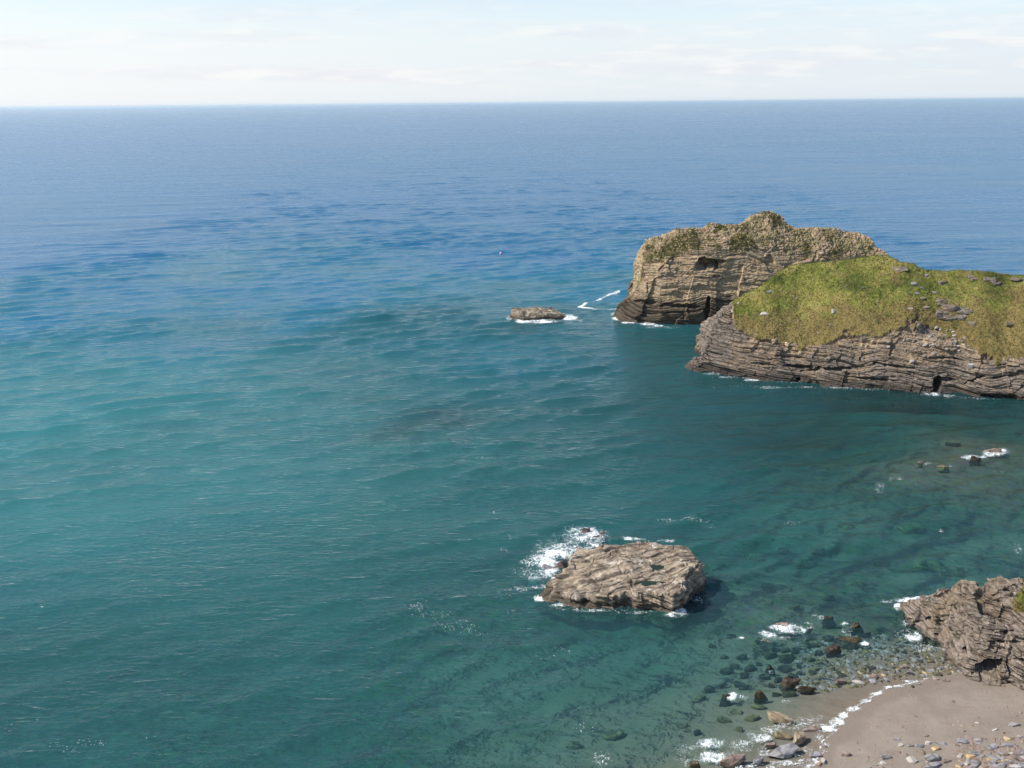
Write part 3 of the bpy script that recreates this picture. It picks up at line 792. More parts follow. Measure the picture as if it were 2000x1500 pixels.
def tufts(name, V, faces, wts, n, hh, tone_fn, label, seed=1):
    r = np.random.default_rng(seed)
    A = V[faces[:, 0]]; B = V[faces[:, 1]]; C = V[faces[:, 2]]; D = V[faces[:, 3]]
    nr = np.cross(C - A, D - B); ar = np.linalg.norm(nr, axis=1) * .5
    nr = nr / (np.linalg.norm(nr, axis=1, keepdims=True) + 1e-9); nr *= np.where(nr[:, 2:] < 0, -1, 1)
    p = ar * wts; p /= p.sum()
    k = r.choice(len(faces), n, p=p)
    u = r.random((n, 2)); c = A[k] + (B[k] - A[k]) * u[:, :1] + (D[k] - A[k]) * u[:, 1:]
    tone = np.clip(tone_fn(c, r), 0, 1)
    vs = []; ts = []
    for b_ in range(3):
        an = r.uniform(0, 6.28, n); h = r.uniform(.5, 1.2, n) * hh; wdt = h * r.uniform(.25, .5, n)
        t = np.stack([np.cos(an), np.sin(an), an * 0], -1)
        off = r.normal(0, hh * .35, (n, 3)) * np.array([1, 1, 0])
        tip = c + off + (nr[k] * .5 + np.array([0, 0, .7]) + r.normal(0, .3, (n, 3))) * h[:, None]
        vs += [c + off - t * wdt[:, None], c + off + t * wdt[:, None], tip]
        ts += [tone, tone, np.clip(tone + r.normal(.06, .05, n), 0, 1)]
    V3 = np.stack(vs, 1).reshape(-1, 3); T3 = np.stack(ts, 1).reshape(-1)
    o = obj(name, V3, np.arange(len(V3)).reshape(-1, 3), M['blade'], smooth=False, attrs={'tone': T3})
    return tag(o, label, 'grass', kind='stuff')

fc = H.reshape(-1, 3)[ff].mean(1); vf = np.repeat(vv[None, :], G.shape[0], 0).ravel()[ff].mean(1); pf = pxg.ravel()[ff].mean(1)
sel = tf & (vf < 5.6) & (pf < 2060)
def tone_near(c, r):
    e = fbm(c * .22, 4, .6, seed=260)
    pxc, pyc = proj(c)
    return .40 + 1.3 * e + .22 * sstep(pxc, 1850, 1990) + r.normal(0, .09, len(c)) + .14 * (fbm(c * .8, 3, seed=261) > .28)
tufts('turf_grass', H.reshape(-1, 3), ff[sel], np.ones(sel.sum()), 20000, .15, tone_near, 'green and straw coloured grass covering the near headland slope', 5)
# tufts growing among the rubble of the outer headland
Ho, No, rb, pxo, vvo = outer_top
fo = grid_faces(*Ho.shape[:2])
co = Ho.reshape(-1, 3)[fo].mean(1); vo = np.repeat(vvo[None, :], Ho.shape[0], 0).ravel()[fo].mean(1); po = np.repeat(pxo[:, None], Ho.shape[1], 1).ravel()[fo].mean(1)
wt = (sstep(vo, 3.0, 3.6) * (vo < 5.6)) * sstep(fbm(co * .28, 4, .6, seed=270) + .3 * np.exp(-((po - 1315) / 45) ** 2) * (vo < 4.6), .12, .45) * (po < 1725)
tufts('cliff_grass', Ho.reshape(-1, 3), fo, wt + 1e-9, 6000, .22, lambda c, r: .40 + .35 * fbm(c * .3, 3, seed=271) + r.normal(0, .12, len(c)), 'small dull green tufts among the outer headland rubble', 6)

# ------------------------------------------------------------------ rocks standing in the sea (solid height forms with ledges)
def sea_rock(name, outline, heights, seg, n, mat, label, cat, nb, thick, amp, terr, seed=300, inset=.55, nside=44, ntop=80):
    poly = np.array(outline); pc = np.vstack([poly, poly[:1]])
    L = np.concatenate([[0], np.cumsum(np.linalg.norm(np.diff(pc, axis=0), axis=1))]); t = np.linspace(0, L[-1], n, endpoint=False)
    C2 = np.stack([np.interp(t, L, pc[:, 0]), np.interp(t, L, pc[:, 1])], -1)
    for _ in range(8): C2 = (np.roll(C2, 1, 0) + 2 * C2 + np.roll(C2, -1, 0)) / 4
    A, B_ = np.array(seg[0]), np.array(seg[1]); ab = B_ - A
    cen = A + np.clip(((C2 - A) @ ab) / (ab @ ab), 0, 1)[:, None] * ab
    rad = C2 - cen; rl = np.linalg.norm(rad, axis=1, keepdims=True); un = rad / rl
    q2 = np.concatenate([C2, C2[:, :1] * 0], 1)
    C2 = C2 + un * (.30 * fbm(q2 * .8, 3, seed=seed) + .10 * vn(q2 * 3, seed + 2))[:, None]
    def top(x, y):
        q = np.stack([x, y, x * 0], -1); num = 0; den = 0
        for (hx, hy, hz_) in heights:
            w_ = (1 / ((x - hx) ** 2 + (y - hy) ** 2 + .25)) ** 1.7; num = num + w_ * hz_; den = den + w_
        z = num / den
        for (dx, dy, tk, a_) in terr:
            b = (x * dx + y * dy) + .8 * fbm(q * .25, 3, seed=seed + 7) + .12 * vn(q * 1.4, seed + 8)
            b = b / tk; fl = np.floor(b); fr = b - fl
            lat_ = .5 + .5 * vn(np.stack([x * .4, y * .4, fl * 5.1], -1), seed + 9)
            z = z + a_ * (lat_ ** 1.5 * 1.4) * (sstep(fr, 0, .07) * (1 - fr) - .4)
        f1_, f2_, ci = worley(q * np.array([.32, .75, 1]) + .2 * vn(q * .8, seed + 14)[..., None], seed + 13)
        return np.maximum(z * (1 + .10 * fbm(q * .5, 3, seed=seed + 11)) + .40 * (ci - .5) - .16 * np.exp(-((f2_ - f1_) / .035) ** 2) + .05 * fbm(q * 2.5, 3, seed=seed + 12), .12)
    rim = C2 - un * inset
    rows_ = []
    zr = top(rim[:, 0], rim[:, 1])
    for j in range(nside + 1):
        k = j / nside; z = -1.3 + (zr * .96 + 1.3) * k
        off = inset * np.clip(z / np.maximum(zr, .3), -.5, 1) ** 1
        rows_.append(np.column_stack([C2 - un * off[:, None], z]))
    for j in range(1, ntop + 1):
        k = (j / ntop); P2 = rim + (cen - rim) * k
        z = top(P2[:, 0], P2[:, 1]); bl = min(1, j / 4.0)
        rows_.append(np.column_stack([P2, z * (.96 + .04 * bl)]))
    G_ = np.stack(rows_, 1); G_ = np.concatenate([G_, G_[:1]], 0)
    unc = np.concatenate([un, un[:1]], 0)
    sidew = np.concatenate([np.ones(nside + 1), np.exp(-np.arange(1, ntop + 1) / 5.0)])[None, :]
    nb = np.array(nb) / np.linalg.norm(nb)
    s_ = strata(G_, nb, thick, amp, lat=.3, warp=.6, seed=seed + 20, fault=.35) + .35 * fbm(G_ * .7, 3, seed=seed + 25)
    notch = -.30 * np.exp(-((G_[..., 2] - .25) / .35) ** 2)
    G_[..., :2] += unc[:, None, :] * ((s_ + notch) * sidew)[..., None]
    G_[-1] = G_[0]
    c = poly.mean(0); root = empty(name, (c[0], c[1], 0)); tag(root, label, cat)
    obj('rock_body', G_ - np.array([c[0], c[1], 0]), grid_faces(*G_.shape[:2]), mat, root, smooth=False)
    return root, (0, 0, G_)

def OUT(lst):
    return [tuple(W(float(x), float(y), z)[:2]) for x, y, z in lst]
def HTS(lst):
    return [tuple(W(float(x), float(y), z)) for x, y, z in lst]
isl_out = OUT([(1049, 1165, 0), (1073, 1177, 0), (1128, 1187, 0), (1164, 1189, 0), (1224, 1187, 0), (1260, 1192, 0), (1296, 1202, 0), (1318, 1204, 0), (1338, 1190, 0), (1358, 1168, 0), (1374, 1148, .4),
               (1376, 1120, 1.6), (1370, 1094, 2.2), (1355, 1072, 2.4), (1334, 1061, 2.4), (1296, 1060, 2.2), (1236, 1061, 2.0), (1176, 1064, 1.8), (1168, 1075, 1.5), (1152, 1079, 1.3), (1126, 1082, 1.2), (1109, 1096, 1.0), (1108, 1112, .6), (1090, 1126, .2), (1078, 1139, 0), (1056, 1153, 0)])
isl_h = HTS([(1060, 1162, .3), (1090, 1157, 1.0), (1130, 1160, 1.2), (1176, 1159, 1.4), (1224, 1150, 1.8), (1284, 1143, 2.3), (1344, 1138, 2.9), (1365, 1112, 2.9), (1345, 1072, 2.6), (1285, 1066, 2.5), (1200, 1070, 2.3), (1180, 1072, 2.1),
             (1135, 1090, 1.7), (1115, 1108, 1.4), (1180, 1110, 2.0), (1230, 1090, 2.4), (1260, 1108, 2.2), (1240, 1130, 2.0), (1300, 1118, 2.3), (1320, 1090, 2.5), (1150, 1135, 1.5), (1100, 1140, .9)])
isl, igrid = sea_rock('sea_rock', isl_out, isl_h, (W(1150., 1128., 1.6)[:2], W(1300., 1108., 2.3)[:2]), 720, M['island'], 'large flat topped brown rock ringed by surf, off the beach', 'sea rock',
               (.10, -.22, .97), (.85, .38), (.46, .24), [(-.26, .96, 2.3, .48), (-.18, .98, .95, .20), (.85, .5, 3.4, .25)], seed=300)
def z_at(grid, x, y):
    gx, gy_, g = grid
    i = np.argmin((g[..., 0] - x) ** 2 + (g[..., 1] - y) ** 2)
    return g.reshape(-1, 3)[i, 2]
for (cx, cy, rx, ry, an) in [(1284, 1105, 15, 7, 14), (1270, 1137, 24, 4.2, 0)]:
    c = W(float(cx), float(cy), 2.3)
    zz = z_at(igrid, c[0], c[1]) + .10
    th = np.linspace(0, 2 * np.pi, 28, endpoint=False)
    rr = 1 + .18 * np.sin(3 * th + cx) + .1 * np.sin(5 * th)
    ex = rx * .055 * rr * np.cos(th); ey = ry * .10 * rr * np.sin(th); ca, sa = math.cos(R(an)), math.sin(R(an))
    V = np.stack([c[0] + ex * ca + ey * sa, c[1] - ex * sa + ey * ca, th * 0 + zz], -1)
    V = np.vstack([V, [[c[0], c[1], zz]]]) - np.array(isl.location)
    obj('rock_pool', V, [[i, (i + 1) % 28, 28] for i in range(28)], M['pool'], isl)

ilt_out = OUT([(994, 620, 0), (1012, 626, 0), (1030, 627, 0), (1060, 625, 0), (1090, 624, 0), (1107, 622, 0), (1102, 617, 0), (1080, 610, .4), (1050, 604, 1.0), (1020, 602, 1.6), (998, 606, 1.2)])
ilt_h = HTS([(1000, 608, 2.0), (1010, 604, 2.4), (1016, 606, 2.2), (1024, 607, 1.7), (1040, 607, 1.9), (1052, 608, 1.8), (1065, 613, 1.2), (1080, 614, 1.1), (1095, 619, .6), (1105, 621, .3), (1030, 620, .8), (1005, 616, 1.7), (1060, 621, .6)])
sea_rock('sea_rock', ilt_out, ilt_h, (W(1012., 613., 1.)[:2], W(1085., 618., .5)[:2]), 400, M['island'], 'small low rock awash, alone left of the outer headland', 'sea rock', (.1, -.2, .97), (.8, .4), (.34, .2), [(-.2, .98, 1.6, .6), (.9, .3, 2.2, .4)], seed=340, nside=30, ntop=36, inset=.4)

# --- the spur at the right edge, above the beach
yw = pl([(1752, 1194), (1771, 1214), (1802, 1236), (1820, 1254), (1847, 1279), (1874, 1302), (1899, 1319), (1925, 1322), (1964, 1320), (1982, 1329), (2000, 1336), (2060, 1360), (2300, 1440)])
yc = pl([(1752, 1186), (1766, 1183), (1802, 1177), (1829, 1166), (1856, 1157), (1883, 1159), (1901, 1152), (1937, 1148), (1950, 1136), (1964, 1129), (1991, 1125), (2060, 1112), (2300, 1040)])
px = sample_cols(1752, 2300, yc, 1.3)
wy = yw(px); cr = yc(px)
zb = np.interp(px, [1752, 1850, 1900, 2000, 2300], [0, .1, .3, .6, 1.5])
a0 = W(px, wy, zb)
sl = np.interp(px, [1752, 1800, 1880, 2300], [35, 42, 52, 58])
a1 = climb(a0, px, wy + (cr - wy) * .3, sl + 12); a2 = climb(a1, px, wy + (cr - wy) * .62, sl + 3); a3 = climb(a2, px, cr, sl - 8)
hgt = np.maximum(a3[:, 2], .2)[:, None]
b1 = a3 + yv * np.minimum(2, hgt * .4) - zv * hgt * .1
b2 = b1 + yv * np.minimum(3, hgt * .5); b2 = np.where(np.array([0, 0, 1]) > 0, -2.5, b2)
lo = a0 - yv * .8; lo = np.where(np.array([0, 0, 1]) > 0, -1.6, lo)
G, vv = rows([lo, a0, a1, a2, a3, b1, b2], [8, 56, 60, 60, 14, 14])
G = blur(G, 3); N = grid_normals(G)
if N[G.shape[0] // 3, 60, 1] > 0: N = -N
nb = np.array([.06, -.10, .99]); nb /= np.linalg.norm(nb)
st_ = strata(G, nb, (1.1, .45, .2), (.34, .22, .12), lat=.3, warp=1.2, seed=400, fault=.3)
g1, g2, cid2 = worley(G * 1.3, 410)
_, _, cb = worley(G * np.array([.45, .45, .30]) + .15 * vn(G * .9, 413)[..., None], 412)
H = G + N * ((st_ + 1.1 * (cb - .5) + .8 * fbm(G * .28, 4, seed=420) + .16 * (cid2 - .5) + .05 * fbm(G * 2.5, 3, seed=421)) * (.3 + .7 * sstep(px, 1753, 1775)[:, None]))[..., None]
H = dents(H, np.array([.35, .92, .15]), [(1930, 1308, 27, 16, 3.6, 4), (1942, 1300, 20, 14, 4.4, 0), (1888, 1272, 9, 8, 1.8, -10), (1816, 1210, 7, 6, 1.4, 0), (1779, 1212, 8, 4, .8, 20), (1795, 1216, 9, 3.5, .8, 5), (1830, 1240, 8, 4, .8, 0), (1870, 1186, 20, 5, .7, 5), (1960, 1255, 40, 4, .9, 0), (1850, 1214, 16, 3, .6, 0), (1975, 1235, 24, 4, .8, 0), (1985, 1290, 20, 4, .7, 0)])
pxg, pyg = proj(G)
gm = np.maximum(1 - sstep(np.hypot((pxg - 1995) / 24, (pyg - 1172) / 30), .6, 1.1), 1 - sstep(np.hypot((pxg - 2040) / 60, (pyg - 1140) / 40), .6, 1.1)) + .3 * fbm(G * 1.2, 3, seed=430)
ff = grid_faces(*G.shape[:2]); tf = gm.ravel()[ff].mean(1) > .55
spur = empty('rock_spur', W(1850., 1280.)); tag(spur, 'layered grey brown rock spur with small caves beside the sand', 'rock spur')
base = np.array(spur.location)
v, f, _ = sub(H, ff, ~tf); obj('cliff', v - base, f, M['spur'], spur, smooth=False)
v, f, a = sub(H, ff, tf, {'edge': gm * 0 + .4}); obj('turf', v - base, f, M['turf'], spur, attrs=a)
tufts('spur_grass', H.reshape(-1, 3), ff[tf], np.ones(tf.sum()), 2600, .16, lambda c, r: .5 + r.normal(0, .2, len(c)), 'patch of yellow green grass on top of the rock spur', 8)

# ------------------------------------------------------------------ boulders and stones
def ico(n):
    t = (1 + 5 ** .5) / 2
    v = [(-1, t, 0), (1, t, 0), (-1, -t, 0), (1, -t, 0), (0, -1, t), (0, 1, t), (0, -1, -t), (0, 1, -t), (t, 0, -1), (t, 0, 1), (-t, 0, -1), (-t, 0, 1)]
    f = [(0, 11, 5), (0, 5, 1), (0, 1, 7), (0, 7, 10), (0, 10, 11), (1, 5, 9), (5, 11, 4), (11, 10, 2), (10, 7, 6), (7, 1, 8), (3, 9, 4), (3, 4, 2), (3, 2, 6), (3, 6, 8), (3, 8, 9), (4, 9, 5), (2, 4, 11), (6, 2, 10), (8, 6, 7), (9, 8, 1)]
    v = [np.array(p) / np.linalg.norm(p) for p in v]
    for _ in range(n):
        cache = {}; nf = []
        def mid(a, b):
            k = (min(a, b), max(a, b))
            if k not in cache:
                m = v[a] + v[b]; v.append(m / np.linalg.norm(m)); cache[k] = len(v) - 1
            return cache[k]
        for a, b, c in f:
            x, y, z = mid(a, b), mid(b, c), mid(c, a)
            nf += [(a, x, z), (b, y, x), (c, z, y), (x, y, z)]
        f = nf
    return np.array(v), np.array(f)
ICO = {n: ico(n) for n in (1, 2, 3)}

def stone_verts(n, dims, seed, cuts=9, sharp=.62, rough=.06):
    r = np.random.default_rng(seed)
    v, f = ICO[n]; v = v * 1.25
    for _ in range(cuts):                       # split faces: the stone is cut by random planes
        d = r.normal(0, 1, 3); d /= np.linalg.norm(d); h = r.uniform(sharp, sharp + .3)
        s = v @ d; v = v - np.maximum(s - h, 0)[:, None] * d
    for d in (np.array([0, 0, 1.]), np.array([0, 0, -1.])):
        d = d + r.normal(0, .12, 3); d /= np.linalg.norm(d); s = v @ d; v = v - np.maximum(s - .55, 0)[:, None] * d
    v = v + v * (rough * 2.2 * fbm(v * 1.7 + seed * 3.1, 4, .6, seed=seed))[:, None]
    v = v / np.abs(v).max(0)
    return v * np.asarray(dims) * .5, f

COUNT = {}
def stone(px, py, wpx, hpx, hz, mat, label, group=None, name='boulder', z=None, sink=.3, rot=None, seed=None, lod=3, tilt=8, cuts=9, sharp=.62, mound=False, soft=False, rough=.06):
    """a stone seen at this pixel: wpx across, hpx its visible depth on the ground, hz its height in metres"""
    seed = seed if seed is not None else int(px * 7 + py * 13)
    c = W(float(px), float(py), 0.0)
    if z is None: z = float(bed(np.array([c[0]]), np.array([c[1]]))[0])
    c = W(float(px), float(py), z)
    rg = np.linalg.norm(c - CAM); m_px = rg / F
    dep = math.asin(min(1, (CAM_H - c[2]) / rg))
    L = wpx * m_px; D = max(.35 * L, (hpx * m_px - hz * .5 * math.cos(dep)) / math.sin(dep))
    v, f = stone_verts(lod, (L, D, hz), seed, cuts, sharp, rough)
    r = np.random.default_rng(seed + 1)
    rz = R(rot if rot is not None else r.uniform(-20, 20))
    tx, ty = R(r.uniform(-tilt, tilt)), R(r.uniform(-tilt, tilt))
    M3 = np.array(Matrix.Rotation(rz, 3, 'Z') @ Matrix.Rotation(tx, 3, 'X') @ Matrix.Rotation(ty, 3, 'Y'))
    v = v @ M3.T
    v[:, 2] += -v[:, 2].min() - sink * hz
    v[:, :2] *= (1 + .28 * np.clip(-(v[:, 2] + c[2]), 0, 1.6))[:, None] if mound else 1
    o = bpy.data.objects.new(name, mesh_np(name, v, f, M[mat], True))
    if not soft: o.data.set_sharp_from_angle(angle=R(32))
    o.location = c
    link(o); tag(o, label, 'boulder' if name == 'boulder' else 'stone', group)
    return o

# standing out of the water between the large rock and the beach
B = [
 (1620, 1208, 22, 7, .7, 'dark_boulder', 'small dark wet boulder farthest out toward the spur tip', 0),
 (1671, 1225, 28, 11, 1.1, 'dark_boulder', 'rounded dark brown wet boulder standing between the spur tip and the shallows', 0),
 (1654, 1251, 50, 11, .9, 'dark_boulder', 'long low black boulder with foam at its right end', -14),
 (1627, 1271, 31, 12, 1.0, 'dark_boulder', 'black knobbly boulder just below the long low one', 0),
 (1503, 1303, 18, 10, .9, 'dark_boulder', 'small upright dark boulder in the middle of the shallows', 0),
 (1544, 1339, 40, 13, 1.0, 'dark_boulder', 'dark ridged oblong boulder in the shallows before the beach', -4),
 (1541, 1326, 16, 8, .8, 'dark_boulder', 'small dark stone lying on the ridged oblong boulder', 0),
 (1575, 1348, 33, 11, .95, 'dark_boulder', 'low black boulder with a pale yellow patch near the sand', -6),
 (1483, 1361, 26, 15, 1.1, 'dark_boulder', 'blocky black boulder left of the ridged oblong one', 0),
 (1417, 1361, 22, 11, .8, 'dark_boulder', 'dark boulder with a small wave breaking on its right', 0),
 (1520, 1406, 50, 13, .9, 'tan_boulder', 'long tan boulder washed by foam in front of the sand', -8),
 (1561, 1449, 34, 22, 1.5, 'tan_boulder', 'angular tan block tilted up beside the grey slab', 35),
 (1526, 1473, 64, 22, 1.1, 'grey_stone', 'large flat grey slab with dark right edge in the surf', 12),
 (1481, 1488, 32, 15, .9, 'grey_stone', 'smaller grey slab just left of the large flat slab', 22),
 (1432, 1490, 54, 22, 1.3, 'brown_stone', 'broad dark brown slab at the bottom edge in white surf', 12),
 (1358, 1497, 26, 13, .9, 'dark_boulder', 'dark boulder leftmost at the bottom edge of the surf', 0),
 (1505, 1455, 24, 8, .5, 'brown_stone', 'low brownish stone awash above the large grey slab', 10),
 (1596, 1477, 30, 12, .3, 'grey_stone', 'flat bluish grey stone lying at the swash edge', 10),
 (1590, 1426, 42, 12, .45, 'brown_stone', 'broken brown rock half covered by foam at the swash', 0),
 (1642, 1331, 25, 9, .4, 'brown_stone', 'pinkish brown stone awash close to the sand', 6),
 (1676, 1332, 28, 6, .3, 'pale_stone', 'long pale flat stone awash close to the sand', -6),
 (1705, 1322, 18, 9, .45, 'brown_stone', 'square pinkish stone with shaded right side near the swash line', 0),
 (1764, 1301, 17, 8, .4, 'brown_stone', 'pale brown stone with dark right end amid the pebbles', 0),
 (1808, 1247, 10, 7, .6, 'dark_boulder', 'small black rock in the foam beside the spur', 0),
 (1904, 897, 22, 6, .9, 'dark_boulder', 'dark rock with surf on it, left of two off the inner bay', 0),
 (1940, 882, 30, 7, 1.0, 'brown_stone', 'brown rock with surf round it, right of two off the inner bay', -8),
 (1797, 903, 11, 6, .6, 'brown_stone', 'tiny brown rock just breaking the surface in the bay', 0),
 (1842, 912, 24, 6, .5, 'olive', 'low olive rock barely awash in the bay', 0),
 (1531, 1222, 40, 10, .6, 'brown_stone', 'flat brown shoal rock with a wave breaking over it', -10),
 (1494, 1250, 40, 10, .45, 'olive', 'long flat olive shoal rock awash left of the breaking wave', -8),
 (1580, 1222, 12, 6, .6, 'brown_stone', 'small brown rock at the right end of the breaking wave', 0),
 (1150, 1038, 34, 14, 1.3, 'brown_stone', 'largest dark brown rock in the foam behind the large flat rock', 0),
 (1157, 1049, 30, 9, .8, 'brown_stone', 'low brown rock in front of the largest one in the foam', 0),
 (1177, 1041, 18, 10, 1.0, 'brown_stone', 'small rounded brown rock right of the largest one in the foam', 0),
 (1105, 1040, 14, 4, .4, 'brown_stone', 'thin sliver of brown rock left in the foam behind the large rock', 0),
 (1096, 1108, 34, 24, 2.4, 'brown_stone', 'dark rounded boulder at the left end of the large flat rock', 0),
 (1064, 1110, 38, 14, 1.1, 'grey_stone', 'low grey rock in thick white surf left of the large rock', -6),
 (1066, 1096, 30, 8, .5, 'grey_stone', 'faint grey rock veiled by surf above the low grey rock', 0),
 (1064, 1160, 30, 16, .8, 'brown_stone', 'brownish rock ledge at the lower left tip of the large rock', 20),
]
for (x, y, w_, h_, hz, mt, lb, ro) in B:
    c = W(float(x), float(y), 0.); zb = float(bed(np.array([c[0]]), np.array([c[1]]))[0])
    if zb > -.12:
        stone(x, y, w_, h_, hz, mt, lb, rot=ro, sink=.25)
    else:   # the foot stands on the bed, the top shows hz*0.7 above the water
        full = -zb + hz * .62
        stone(x, y, w_, h_, full, mt, lb, rot=ro, z=0.0, sink=(-zb + .05) / full, sharp=.66, cuts=15, tilt=16, mound=True, rough=.14)
# whitish yellow patch stone
LAND = [((1620, 1208), 'the farthest small dark boulder'), ((1671, 1225), 'the rounded brown boulder'), ((1654, 1251), 'the long low black boulder'), ((1627, 1271), 'the knobbly black boulder'),
        ((1503, 1303), 'the small upright dark boulder'), ((1544, 1339), 'the ridged oblong boulder'), ((1575, 1348), 'the low black boulder by the sand'), ((1483, 1361), 'the blocky black boulder'), ((1417, 1361), 'the wave-struck dark boulder'),
        ((1520, 1406), 'the long tan boulder'), ((1526, 1473), 'the large flat grey slab'), ((1530, 1225), 'the shoal with the breaking wave'), ((1755, 1190), 'the spur tip'), ((1210, 1190), 'the large flat rock'), ((1340, 1195), 'the large rock right end'), ((1920, 890), 'the two surf-washed bay rocks'),
        ((1432, 1490), 'the broad brown slab'), ((1175, 1481), 'the round foam patch'),
        ((1829, 1463), 'the ochre block'), ((1882, 1451), 'the large rounded bluish stone'), ((1936, 1462), 'the big grey block'), ((1908, 1474), 'the wide layered grey stone'), ((1824, 1484), 'the largest grey boulder'), ((1966, 1445), 'the right yellowish stone'), ((1990, 1490), 'the lower right corner')]
USED = {}
def whereabouts(px, py):
    (lx, ly), nm = min(LAND, key=lambda e: math.hypot(e[0][0] - px, (e[0][1] - py) * 1.5))
    dx, dy = px - lx, (py - ly) * 1.4
    d = math.hypot(dx, dy)
    a = 'just ' if d < 32 else ('well ' if d > 90 else '')
    v = 'above' if dy < -abs(dx) * .5 else ('below' if dy > abs(dx) * .5 else '')
    h = 'left' if dx < -abs(dy) * .5 else ('right' if dx > abs(dy) * .5 else '')
    if v and h: return f'{a}{v} and {h} of {nm}'
    return f'{a}{v} {nm}' if v else f'{a}{h} of {nm}'
def size_word(w_, lo_, hi_):
    return 'small ' if w_ < lo_ else ('large ' if w_ > hi_ else '')
def one(label):
    """repeat labels get told apart by their order out from the landmark"""
    k = USED[label] = USED.get(label, 0) + 1
    return label if k == 1 else label + ' - ' + ['second', 'third', 'fourth', 'fifth', 'sixth', 'seventh', 'eighth', 'ninth', 'tenth', 'eleventh', 'twelfth'][min(k - 2, 10)]
# under water, seen through it
SUBM = [(540, 500, 90), (700, 500, 110), (970, 480, 110), (1100, 510, 160), (1190, 440, 110), (1350, 390, 110), (1390, 460, 100), (560, 620, 130), (640, 585, 90), (780, 600, 120), (1100, 600, 130), (1170, 660, 90), (1230, 645, 60), (1225, 578, 50),
        (670, 750, 110), (720, 775, 90), (390, 790, 110), (900, 680, 110), (1010, 840, 90), (1130, 840, 120), (530, 750, 60), (1500, 330, 120), (1780, 300, 60), (1850, 290, 70), (290, 1190, 90), (1340, 520, 70), (720, 665, 80), (1040, 705, 90), (970, 760, 60), (1090, 440, 90), (850, 560, 60), (1300, 340, 80), (420, 400, 70), (600, 310, 90)]
for (x, y, w_) in SUBM:
    stone(1300 + x * .2133, 1180 + y * .2133, w_ * .2133 * 1.05, w_ * .2133 * .5, .75, 'weedy', one(f'{size_word(w_, 80, 119)}dark weedy boulder under water {whereabouts(1300 + x * .2133, 1180 + y * .2133)}'), 'dark boulders under water before the beach', sink=.38, lod=2, soft=True)
SUBT = [(1364, 1367, 30), (1413, 1408, 28), (1332, 1420, 26), (1442, 1427, 20), (1438, 1393, 24), (1593, 1308, 26), (1626, 1309, 10), (1195, 1438, 46), (1120, 1458, 30), (1365, 1454, 24), (1480, 1382, 28), (1600, 1296, 16), (1530, 1440, 34), (1470, 1405, 30)]
for (x, y, w_) in SUBT:
    stone(x, y, w_, w_ * .5, .8, 'olive', one(f'{size_word(w_, 22, 32)}olive boulder under clear water {whereabouts(x, y)}'), 'olive boulders under the shallow water', sink=.5, lod=2, soft=True)
SUBD = [(1526, 1077, 30), (1475, 1088, 34), (1568, 1103, 38), (1496, 1148, 32), (1493, 1175, 30), (1550, 1188, 22), (1670, 1142, 32), (1655, 1031, 40), (1775, 1034, 54), (1820, 1109, 60), (1862, 869, 28), (1600, 1080, 30), (1660, 1047, 24), (1720, 1100, 36), (1620, 1170, 28), (1860, 1120, 50)]
for (x, y, w_) in SUBD:
    stone(x, y, w_, w_ * .5, 1.2, 'olive' if (x + y) % 3 else 'weedy', one(f'{size_word(w_, 29, 40)}faint drowned boulder {whereabouts(x, y)}'), 'drowned boulders in the bay', sink=.55, lod=2, soft=True)

